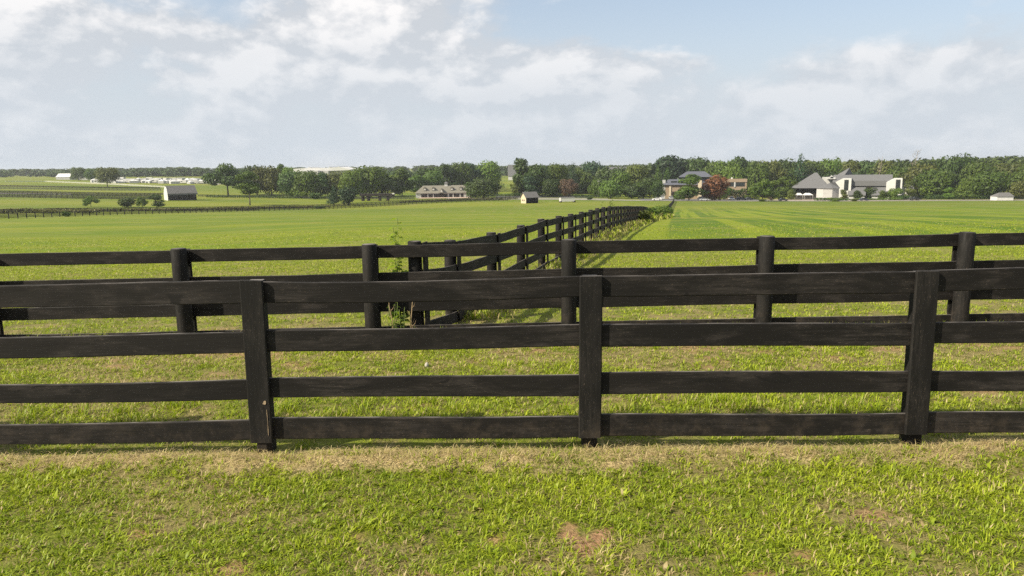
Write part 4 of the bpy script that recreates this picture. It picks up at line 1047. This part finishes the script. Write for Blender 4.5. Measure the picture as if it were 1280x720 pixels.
# white low roofs far left
for (px, w, py, lab) in ((86, 17, 217, 'left of two long low white barns on the far left hill'), (112, 14, 217.5, 'right of two long low white barns on the far left hill')):
    X, Yv, z = at(px, 800); S = Yv/F; zt2 = EYE+px_ray(px, py)[2]/px_ray(px, py)[1]*Yv-z
    house('white_barn', lab, X, Yv, z, 0, w*S, 12, zt2*.45, zt2, M['whitewall'], M['tent'], 'barn')
X, Yv, z = at(12, 1000); zt2 = EYE+px_ray(12, 214)[2]/px_ray(12, 214)[1]*Yv-z
# tents and trailers of the show ground: one model, copied
def tent_proto():
    rt = thing('show_tent', 'small white tent in the long row of tents behind the left hillside', 'tent', (0, 0, 0), 0, 'white tents on the far show ground')
    part('canopy', MB().frustum(-3, 3, -3, 3, 2.3, -.15, .15, -.15, .15, 4.0), M['tent'], rt)
    part('wall', MB().box(-2.9, 2.9, -2.9, 2.9, 0, 2.35), M['whitewall'], rt); return rt
tp = tent_proto(); rr = random.Random(9)
def trailer_proto():
    rt = thing('camping_trailer', 'pale box trailer parked among the white tents on the show ground', 'trailer', (0, 0, 0), 0, 'trailers among the white tents')
    part('body', MB().prismx([(-1.2, .6), (1.2, .6), (1.2, 2.8), (.9, 3.1), (-.9, 3.1), (-1.2, 2.8)], -3.6, 3.6), M['whitewall'], rt)
    part('window', MB().box(-2.6, -.6, -1.24, -1.2, 1.5, 2.2), M['glass'], rt)
    for sx in (-.6, .6):
        for sy in (-1, 1): part('wheel', MB().tube([(sx, sy*1.1-.12, .36), (sx, sy*1.1+.12, .36)], [.36, .36], 10), M['rubber'], rt, True)
    return rt
tp2 = trailer_proto()
for k in range(40):
    o = tp2 if k == 0 else copy_tree(tp2)
    X, Yv, z = at(128+k*3.4+rr.uniform(-1.5, 1.5), 720+rr.uniform(-50, 60)); o.location = (X, Yv, z); o.rotation_euler = (0, 0, rr.uniform(-.6, .6)); s = rr.uniform(.8, 1.3); o.scale = (s, s, s)
for k in range(58):
    o = tp if k == 0 else copy_tree(tp)
    px = 122+k*2.95+rr.uniform(-1, 1); Yv = 700+rr.uniform(-35, 45)
    if px > 262: px = 262+(k-47)*1.5
    X, Yv, z = at(px, Yv); o.location = (X, Yv, z); o.rotation_euler = (0, 0, rr.uniform(0, 1.5)); s = rr.uniform(.5, 1.0); o.scale = (s*rr.uniform(.9, 1.6), s, s)
# distant houses
def far_house(px, Yv, base, eave, ridge, wpx, lab, wall, roof, rot=0):
    X, Yv, z = hit(px, base, 400); f = lambda py: EYE+px_ray(px, py)[2]/px_ray(px, py)[1]*Yv-z
    rt = house('farm_building', lab, X, Yv, z, rot, wpx*Yv/F, 11, f(eave), f(ridge), wall, roof, 'building', .5)
    return rt
far_house(644, 560, 225, 219, 206, 17, 'far white building with a tall grey roof left of the tall pointed tree', M['white'], M['roofgrey'])
far_house(729, 590, 224, 218, 208, 13, 'far grey-roofed building between the spire tree and the dark dome tree', M['whitewall'], M['roofgrey'])
far_house(775, 600, 222, 216, 209, 26, 'far low grey-roofed building right of the dark dome tree', M['whitewall'], M['roofgrey'])
far_house(520, 690, 226, 221, 217, 10, 'small pale cottage far behind the left end of the stable', M['white'], M['tent'])
far_house(553, 690, 222, 218.5, 216.5, 5, 'tiny white roof in the trees behind the stable', M['white'], M['tent'])
# tan building with slate roofs, flat-roofed wing
X, Yv, z = at(848, 408); S = Yv/F
f = lambda py, px=848: EYE+px_ray(px, py)[2]/px_ray(px, py)[1]*Yv-z
rt = thing('office_building', 'tan building with blue slate hip roofs behind the green and red trees', 'building', (X, Yv, z), -math.atan2(X, Yv))
part('wall', MB().box(-16*S, 26*S, 0, 14, -1, f(230)), M['tan'], rt)
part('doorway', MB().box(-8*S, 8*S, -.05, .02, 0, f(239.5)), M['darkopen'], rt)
part('cornice', MB().box(-16.6*S, 26.5*S, -.25, .0, f(231.4), f(230.2)), M['cream'], rt)
part('pier', MB().box(-11.5*S, -9.2*S, -.5, -.0, 0, f(231.5)), M['cream'], rt)
part('roof', MB().frustum(-20*S, 27*S, -1.2, 16, f(231), -13*S, 20*S, 5.5, 9, f(224.5)), M['roofslate'], rt)
for px in (-6, 6): part('skylight', MB().box(px*S-1.6, px*S+1.6, 1.4, 3.5, f(228), f(226.3)), M['glass'], rt)
part('upper_roof', MB().box(4*S, 38*S, 15, 30, 0, f(223)).frustum(0*S, 42*S, 13, 34, f(222), 10*S, 32*S, 21, 26, f(215)), M['roofslate'], rt)
part('white_wall', MB().box(-20*S, -16.2*S, 1, 4, 0, f(225)), M['whitewall'], rt)
part('stone_chimney', MB().box(23*S, 27.4*S, -1.6, -.3, -1, f(225.5)), M['cream'], rt)
X, Yv, z = at(920, 402); S = Yv/F; f = lambda py, px=920: EYE+px_ray(px, py)[2]/px_ray(px, py)[1]*Yv-z
rt = thing('flat_roofed_wing', 'flat-roofed tan wing with two dark windows right of the red tree', 'building', (X, Yv, z), -math.atan2(X, Yv))
part('wall', MB().box(-16*S, 12*S, 0, 12, -1, f(224)), M['tan'], rt)
part('parapet', MB().box(-16.3*S, 12.3*S, -.35, -.0, f(227.6), f(223.6)), M['tan'], rt)
part('window', MB().box(-10*S, -3.4*S, -.12, -.0, f(233), f(228)), M['glass'], rt)
part('window', MB().box(-1*S, 9.6*S, -.12, -.0, f(233), f(228)), M['glass'], rt)
part('pilaster', MB().box(-3.1*S, -1.3*S, -.3, -.0, f(234), f(227.7)), M['whitewall'], rt)
part('roof_vent', MB().box(-7*S, -5*S, 3, 4, f(224), f(221.8)), M['white'], rt)
hV, hT = crown_mesh('h', 'bush', 1, 3)
r_ = np.random.default_rng(12)
def hedge(px, Yv, wpx, H_, dep, label, leaf='dark', n=900, run=0.0):
    X, Yv, z = at(px, Yv); S = Yv/F; w = wpx*S
    u = r_.uniform(-.5, .5, n); hx = u*w; hy = u*run+r_.uniform(-dep/2, dep/2, n)
    tp_ = H_*(.55+.6*fbm(hx+X, hx*0+Yv, .22, 5, 3))
    C = np.stack([hx, hy, hgt(X+hx, Yv+hy)-z+r_.uniform(0, 1, n)**.7*tp_], 1)
    nn = r_.normal(0, 1, (n, 3)); nn /= np.linalg.norm(nn, axis=1)[:, None]; t1 = np.cross(nn, r_.normal(0, 1, (n, 3))); t1 /= np.linalg.norm(t1, axis=1)[:, None]; t2 = np.cross(nn, t1)
    s = r_.uniform(.15, .42, n)[:, None]; V = np.stack([C-t1*s, C-t2*s*.6, C+t1*s, C+t2*s*.6], 1).reshape(-1, 3)
    return tag(link('hedge', crown_obj_mesh('hedge', V, np.repeat(r_.uniform(0, 1, n), 4)), LEAF[leaf], None, (X, Yv, z)), label, 'hedge')
hedge(919, 398, 26, 6.5, 2.5, 'tall dark green hedge under the windows of the flat-roofed wing', 'dark', 2400)
hedge(940, 394, 18, 3.2, 3, 'lower yellow-green hedge right of the flat-roofed wing', 'light', 900)
hedge(1040, 366, 42, 1.5, 3, 'long low hedge between road and octagonal hall', 'dark', 900)
hedge(1098, 378, 60, 1.3, 2, 'long low hedge in front of the grey hall', 'mid', 900)
hedge(30, 213, 150, 1.3, 3, 'brownish overgrown hedge along the far left fence line', 'scrub', 2000, 14)
hedge(200, 250, 190, 1.1, 3, 'overgrown hedge running below the barn between two fences', 'scrub', 2300, 40)
hedge(345, 296, 110, 1.0, 3, 'rough hedge between two fences below the left grove', 'scrub', 1200, 30)
hedge(575, 362, 140, 1.3, 2.5, 'weedy hedge along the fence below the stable', 'scrub', 1700, 26)
hedge(690, 428, 170, 1.9, 3, 'dark hedge along the lot beyond the run-in shed', 'dark', 2400)
hedge(345, 412, 170, 1.6, 3, 'dark hedge along the foot of the left grove', 'dark', 2400)
hedge(1230, 396, 190, 2.6, 5, 'dark undergrowth hedge along the foot of the right-hand wood', 'dark', 4200)

# the grey and white complex
Yh = 405; X, Yv, z = at(1010, 412); S = Yv/F; f = lambda py, px=1010: EYE+px_ray(px, py)[2]/px_ray(px, py)[1]*Yv-z
rt = thing('pyramid_roofed_hall', 'hall with a big grey pyramid roof low to the ground at the wood edge', 'building', (X, Yv, z), -math.atan2(X, Yv))
part('wall', MB().box(-15*S, 18*S, 2, 26, -1, f(235)), M['darkopen'], rt)
part('roof', MB().frustum(-20*S, 24*S, -1, 32, f(235.2), 6*S, 9*S, 13, 15, f(216.3)), M['roofgrey'], rt)
Xp, Yp, zp = at(1010, 396)
for i, (px, w, lab) in enumerate(((998, 8, 'small white canopy in front of the pyramid-roofed hall, leftmost'), (1009, 11, 'longer white canopy in front of the pyramid-roofed hall, beside the octagonal hall'))):
    Xc, Yc, zc = at(px, 396); s_ = Yc/F
    c = thing('canopy_tent', lab, 'tent', (Xc, Yc, zc)); part('canopy', MB().frustum(-w/2*s_, w/2*s_, -2, 2, 2.6, -w/5*s_, w/5*s_, -.5, .5, 3.7), M['tent'], c)
    for sx in (-1, 1):
        for sy in (-1, 1): part('leg', MB().box(sx*w*.46*s_-.06, sx*w*.46*s_+.06, sy*1.8-.06, sy*1.8+.06, -.5, 2.6), M['white'], c)
X, Yv, z = at(1034, 388); S = Yv/F; f = lambda py, px=1034: EYE+px_ray(px, py)[2]/px_ray(px, py)[1]*Yv-z
rt = thing('octagonal_hall', 'low white octagonal hall with a grey hipped roof in front of the grey complex', 'building', (X, Yv, z), -math.atan2(X, Yv))
R_ = 14.0*S; oct_ = [(R_*math.cos(a+.39), 7+R_*math.sin(a+.39)*.9) for a in [k*math.pi/4 for k in range(8)]]
part('wall', MB().prismz(oct_, -1, f(235.5)), M['whitewall'], rt)
mb = MB(); oo = [(x*1.1, 7+(y-7)*1.1, f(235.8)) for x, y in oct_]; mb.add(oo+[(2*S, 7, f(229)), (8*S, 8, f(228))], [(i, (i+1) % 8, 8) for i in range(3, 8)]+[(0, 1, 9), (1, 2, 9), (2, 3, 8, 9), (0, 9, 8)]+[tuple(range(7, -1, -1))])
part('roof', mb, M['roofgrey'], rt)
X, Yv, z = at(1085, 400); S = Yv/F; f = lambda py, px=1085: EYE+px_ray(px, py)[2]/px_ray(px, py)[1]*Yv-z
rt = thing('museum_building', 'long grey-roofed white building with two tower-like bays and low sloping roofs', 'building', (X, Yv, z), -math.atan2(X, Yv))
xx = lambda px: (px-1085)*S
part('wall', MB().box(xx(1046), xx(1128), 2, 22, -1, f(232)), M['whitewall'], rt)
part('roof', MB().prismx([(1.0, f(232)), (1.0, f(231.4)), (12, f(219)), (22, f(219)), (27, f(232))], xx(1043), xx(1111)), M['roofgrey'], rt)
part('roof_band', MB().prismx([(.2, f(232.4)), (.2, f(226)), (.8, f(225.6)), (.8, f(232.4))], xx(1064), xx(1104)), M['roofgrey'], rt)
for a, b, w0, w1 in ((1046, 1065, 1057, 1062), (1104, 1121, 1114, 1119)):
    bay = part('tower_bay', MB().prism([(xx(a), -1), (xx(b), -1), (xx(b), f(223)), (xx(a+9), f(223)), (xx(a), f(228))], -2.2, 8), M['white'], rt)
    part('window', MB().box(xx(w0), xx(w1), -2.28, -2.2, f(238), f(224.5)), M['glass'], bay)
for a, b, c_, d_ in ((1063, 1081, 1067, 1078), (1089, 1108, 1093, 1106)):
    w = part('low_wing', MB().box(xx(a), xx(b), -5, 1.5, -1, f(243)), M['whitewall'], rt)
    part('wing_roof', MB().prismx([(-5.8, f(244)), (-5.8, f(243.2)), (1.6, f(233)), (1.6, f(234))], xx(a-1), xx(b+1)), M['roofgrey'], w)
    part('window', MB().box(xx(c_), xx(d_), -5.06, -5, f(245.2), f(243.9)), M['glass'], w)
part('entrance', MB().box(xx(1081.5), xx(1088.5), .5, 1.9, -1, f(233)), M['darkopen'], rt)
part('end_wall', MB().prism([(xx(1121), -1), (xx(1133), -1), (xx(1133), f(236)), (xx(1121), f(228))], 0, 9), M['whitewall'], rt)
part('end_roof', MB().prism([(xx(1119), f(228)), (xx(1119), f(226.5)), (xx(1134), f(233.6)), (xx(1134), f(236.4))], -.5, 9.5), M['roofgrey'], rt)
part('raised_roof', MB().add([(xx(1038), 14, f(225)), (xx(1056), 14, f(219)), (xx(1061), 20, f(209.5)), (xx(1051), 24, f(216)), (xx(1066), 30, f(222)), (xx(1040), 30, f(224))], [(0, 1, 2, 3), (1, 4, 2), (4, 5, 3, 2), (5, 0, 3), (5, 4, 1, 0)]), M['roofgrey'], rt)
part('raised_wall', MB().box(xx(1030), xx(1046), 9, 14, -1, f(221.5)).prism([(xx(1036), f(224)), (xx(1047), f(224)), (xx(1041), f(219))], 6, 9), M['whitewall'], rt)
part('upper_window', MB().box(xx(1040), xx(1043.5), 5.9, 6, f(223), f(221)), M['glass'], rt)
# white garage
X, Yv, z = hit(1252, 250.6); Yv = min(Yv, 385); X, Yv, z = at(1252, Yv); S = Yv/F
rt = thing('garage', 'small white garage with a grey roof at the wood edge far right', 'garage', (X, Yv, z), math.radians(-6))
part('wall', MB().box(-9.5*S, 9.5*S, -3, 3, -1, 5.2*S), M['white'], rt)
part('roof', MB().frustum(-10*S, 10.3*S, -3.4, 3.4, 5.2*S, -3.5*S, 8*S, -.2, .2, 9.8*S), M['rooflight'], rt)

# ------------------------------------------------------------------ vehicles
def car(name, label, px, Yv, col, rot=0, kind='sedan', cat='car', lift=.16):
    X, Yv, z = at(px, Yv); rt = thing(name, label, cat, (X, Yv, z+lift), rot)
    paint = simple('car_paint_'+name, col, .3, .03, 1, spec=.5)
    L2 = 2.3
    if kind == 'sedan': sil = [(-2.3, .35), (-2.3, .78), (-1.75, .93), (-1.1, .96), (1.0, .96), (2.0, .82), (2.3, .62), (2.3, .35)]; cab = [(-1.55, .95), (-.95, 1.42), (.35, 1.44), (1.15, .95)]
    elif kind == 'suv': sil = [(-2.35, .4), (-2.35, 1.05), (1.0, 1.08), (2.15, .98), (2.35, .7), (2.35, .4)]; cab = [(-2.25, 1.05), (-2.05, 1.70), (.45, 1.72), (1.15, 1.06)]
    else: sil = [(-2.7, .5), (-2.7, 1.08), (1.5, 1.10), (2.5, 1.02), (2.7, .75), (2.7, .5)]; cab = [(-.5, 1.08), (-.35, 1.78), (.95, 1.78), (1.55, 1.09)]
    part('body', MB().prism(sil, -.9, .9), paint, rt)
    cb = part('cabin', MB().prism(cab, -.74, .74), M['glass'], rt)
    part('roof', MB().prism([(cab[1][0]-.05, cab[1][1]-.04), (cab[2][0]+.05, cab[2][1]-.04), (cab[2][0], cab[2][1]+.03), (cab[1][0], cab[1][1]+.03)], -.70, .70), paint, rt)
    for sx in (-1.42, 1.42):
        for sy in (-1, 1):
            w = MB(); w.tube([(sx, sy*.80-.1, .34), (sx, sy*.80+.1, .34)], [.34, .34], 14); wo_ = part('wheel', w, M['rubber'], rt, True)
            part('rim', MB().tube([(sx, sy*.91-.005, .34), (sx, sy*.91+.005, .34)], [.2, .2], 10), M['roofgrey'], wo_)
    for sy in (-1, 1): part('headlight', MB().box(L2-.02, L2+.03, sy*.65-.16, sy*.65+.16, .6, .74), M['whitewall'], rt)
    return rt
car('parked_car', 'white car driving on the road near the end of the long fence', 821, 368, (.75, .75, .74), math.pi)
car('parked_car', 'white car parked at the left wall of the tan building', 827, 394, (.62, .63, .65), math.pi/2, 'suv')
car('parked_car', 'silver car parked at the doorway of the tan building', 838.5, 394, (.40, .41, .43), math.pi/2, 'suv')
car('parked_car', 'dark car parked just left of the red-leaved tree trunk, by the stone pier', 875, 384, (.04, .045, .055), math.pi/2, 'suv')
car('parked_car', 'silver low car at the road edge below the red-leaved tree', 880, 365, (.42, .44, .47), 0)
car('parked_car', 'white pickup truck parked under the right side of the red tree', 914.5, 380, (.72, .73, .74), math.pi/2, 'truck', 'pickup truck')
car('parked_car', 'dark blue car left of two parked below the flat-roofed wing', 926, 378, (.035, .04, .06), .3, 'suv')
car('parked_car', 'dark car right of two parked below the flat-roofed wing', 936, 378, (.03, .033, .045), .2, 'sedan')
car('parked_car', 'dark purple-grey car on the road right of the young roadside tree', 979, 358, (.06, .055, .075), 0)
car('parked_car', 'dark blue car on the road in front of the grey hall', 1080, 360, (.025, .03, .05), 0)
car('parked_car', 'black pickup truck on the road in front of the right-hand wood', 1143, 360, (.018, .018, .02), 0, 'truck', 'pickup truck')

# lamp posts, signs in the lots
def lamp(px, Yv, top, lab):
    X, Yv, z = at(px, Yv); H_ = EYE+px_ray(px, top)[2]/px_ray(px, top)[1]*Yv-z
    rt = thing('street_lamp', lab, 'street lamp', (X, Yv, z)); part('pole', MB().tube([(0, 0, -.3), (0, 0, H_-.5)], [.09, .07], 8), M['fargrey'], rt, True)
    part('lamp_head', MB().frustum(-.35, .35, -.35, .35, H_-.5, -.6, .6, -.6, .6, H_), M['white'], rt)
lamp(942, 392, 234.5, 'pale globe-topped lamp post left of the young roadside tree')
lamp(748, 405, 226, 'slim pale post between the small green trees above the road')

# ------------------------------------------------------------------ weeds along the long fence
def weedleaf_blob(cx, cy, z, rad, h, n, r, up=.0):
    C = np.stack([cx+r.normal(0, rad*.5, n), cy+r.normal(0, rad*.5, n), z+np.abs(r.uniform(0, 1, n))*h], 1); return C
r_ = np.random.default_rng(33)
lst = []
for (y0, y1, n, dens_d, hh) in ((11, 20, 3600, .50, .14), (20, 60, 9000, .55, .22), (60, 130, 9000, .5, .50)):
    y = r_.uniform(y0, y1, n); cl = fbm(y, y*0, .45, 8, 3); keep = r_.uniform(0, 1, n) < sstep(cl, .32, .62); y = y[keep]; n = len(y)
    x = longx(y)+.26+r_.normal(0, .16+.0045*y, n)
    P = np.stack([x, y, ground_z(x, y)-.02], 1)
    lst.append(blades(P, hh*r_.uniform(.4, 1.5, n)*(1+.5*cl[keep]), .010+.0009*y, np.clip(r_.normal(.42, .22, n), 0, 1), r_.uniform(0, 6.28, n), r_.uniform(0, .7, n), np.where(r_.uniform(0, 1, n) < dens_d, r_.uniform(.4, 1, n), 0.05)))
merge_blades('weeds', lst, 'dry and green weeds growing along the foot of the long fence')
# leafy scrub climbing the fence far down: individual bushes
for k, (Yv, hgt_, w, leaf, lab) in enumerate([(58, 1.0, 1.6, 'olive', 'scrubby weed bush against the long fence where it starts to dip'),
        (70, 1.25, 2.0, 'mid', 'leafy bush growing through the long fence near the dip'), (80, 1.35, 2.4, 'mid', 'green bush covering the long fence rails in the dip'),
        (92, 1.5, 2.6, 'light', 'pale green bush at the bottom of the dip beside the fence'), (105, 1.7, 3.0, 'mid', 'rounded bush hiding the long fence past the dip'),
        (122, 1.9, 3.2, 'mid', 'last green bush hiding the long fence before it climbs')]):
    x = longx(Yv)+.35; z = lh(x, Yv); rt = thing('bush', lab, 'bush', (x, Yv, z-.05), k)
    c = bpy.data.objects.new('crown', KINDS['bush', k % 3]); COL.objects.link(c); c.parent = rt; c.scale = (w, w, hgt_); c.material_slots[0].link = 'OBJECT'; c.material_slots[0].material = LEAF[leaf]
M['stem'] = simple('green_stem', (.12, .16, .04), .7, .2, 5)
M['drystem'] = simple('dry_stem', (.30, .22, .13), .8, .2, 8)
def leafy(name, label, X, Yv, H_, stems, leafs, lw, leaf, cat='weed', seed=1, spread=.06, drop=0.0):
    r = random.Random(seed); z = Z(X, Yv); rt = thing(name, label, cat, (X, Yv, z)); V = []; T = []
    for s in range(stems):
        a = r.uniform(0, 6.28); h = H_*r.uniform(.75, 1); dx, dy = math.cos(a)*spread*h, math.sin(a)*spread*h
        if s == 0: h = H_
        pts = [(0, 0, -.03), (dx*.5+r.uniform(-.01, .01), dy*.5, h*.5), (dx, dy, h)]
        part('stem', MB().tube(pts, [.006, .0045, .002], 6), M['stem'], rt, True)
        for k in range(leafs):
            t = drop+(1-drop)*(k+.5)/leafs; px_, py_ = dx*t, dy*t; b = k*2.4+r.uniform(-.4, .4); L_ = lw*(1.25-.75*t)*r.uniform(.7, 1.2); e = r.uniform(-.5, .35)
            d = Vector((math.cos(b)*math.cos(e), math.sin(b)*math.cos(e), math.sin(e))); sd_ = Vector((-math.sin(b), math.cos(b), 0)); p = Vector((px_, py_, h*t)); w = L_*.30
            up = Vector((0, 0, .18*L_))
            V += [p, p+d*L_*.5+sd_*w+up, p+d*L_-up*.6, p+d*L_*.5-sd_*w+up]; T += [r.random()]*4
    me = crown_obj_mesh('leaf', np.array([tuple(v) for v in V]), np.array(T)); part('leaves', me, LEAF[leaf], rt); return rt
# tall leafy weed left of the corner post, with dry stalks below it
r_a = px_ray(497, 300); Yw = 9.55; leafy('leafy_weed', 'tall pale green leafy weed behind the second fence by the corner posts', r_a[0]/r_a[1]*Yw, Yw, 1.60, 4, 26, .17, 'lush', seed=3, spread=.035)
for k, (px, h, leafs, lab) in enumerate(((492, .62, 10, 'short green weed with drying leaves left of the forked dry stalk'), (502, .50, 7, 'small green weed between the dry stalks by the corner posts'))):
    r_a = px_ray(px, 400); Yw = 8.85; leafy('leafy_weed', lab, r_a[0]/r_a[1]*Yw, Yw, h*.9, 3, leafs, .075, 'light', seed=20+k, spread=.16)
def stalk(px, Yw, h, lab, seed):
    r = random.Random(seed); r_a = px_ray(px, 400); X = r_a[0]/r_a[1]*Yw; z = Z(X, Yw)
    rt = thing('dry_stalk', lab, 'dry stalk', (X, Yw, z)); a = r.uniform(-.05, .05)
    part('stem', MB().tube([(0, 0, -.03), (a*.3+.006, 0, h*.45), (a-.004, .01, h*.75), (a, 0, h)], [.0075, .0065, .005, .002], 6), M['drystem'], rt, True)
    for k in range(4):
        t = .35+.15*k; sg = (-1)**k; part('twig', MB().tube([(a*t, 0, h*t), (a*t+sg*.03, .01, h*t+.03), (a*t+sg*.045, .015, h*t+.075)], [.0035, .0025, .001], 5), M['drystem'], rt, True)
stalk(491, 8.90, .62, 'thin dry stalk left of the forked one by the corner posts', 1)
stalk(512, 8.86, .68, 'tallest forked dry stalk in front of the corner posts', 2)
stalk(517, 8.95, .30, 'short broken dry stalk right of the forked one', 4)
for k, (px, Yv, h, lab) in enumerate(((762, 47, 1.9, 'leggy green sapling poking above the long fence, left one'), (771, 52, 1.7, 'leggy green sapling poking above the long fence, right one'))):
    s = px_ray(px, 255); leafy('sapling', lab, s[0]/s[1]*Yv-.2, Yv, h, 5, 12, .22, 'mid', 'sapling', 40+k, .22, .3)
# dandelion clock / white seed head in the grass, small stone
M['stone'] = simple('pale_stone', (.38, .36, .32), .9, .15, 20)
X, Yv, z = (*onp[:2],) if False else (px_ray(533, 447)[0]/px_ray(533, 447)[1]*7.72, 7.72, 0)
z = Z(X, Yv); mb = MB(); mb.tube([(0, 0, -.01), (0, 0, .015), (.004, 0, .035), (.004, .002, .045)], [.020, .023, .016, .004], 9)
tag(link('stone', mb.mesh('stone', True), M['stone'], None, (X, Yv, z+.01)), 'small pale stone lying in the grass between the two front fences', 'stone')

# ------------------------------------------------------------------ air
hz = MB().box(-4300, 4300, -3600, 4300, float(V[:, 2].min()) if False else -60, 60)
zmin = float(ZZ.min()); zmax = float(ZZ.max())
hz = MB().box(-4900, 4900, -3700, 4500, zmin-1, 16)
hm = bpy.data.materials.new('thin_haze'); hm.use_nodes = True; t = NT(hm.node_tree); t.n.clear()
pv = t.new('ShaderNodeVolumePrincipled'); pv.inputs['Color'].default_value = (.88, .93, 1, 1); pv.inputs['Density'].default_value = HAZE_DENSITY; pv.inputs['Anisotropy'].default_value = .3
oo_ = t.new('ShaderNodeOutputMaterial'); t.l.new(pv.outputs[0], oo_.inputs['Volume'])
if HAZE_DENSITY > 0: tag(link('haze', hz.mesh('haze'), hm), 'thin pale summer haze', None, None, 'stuff')
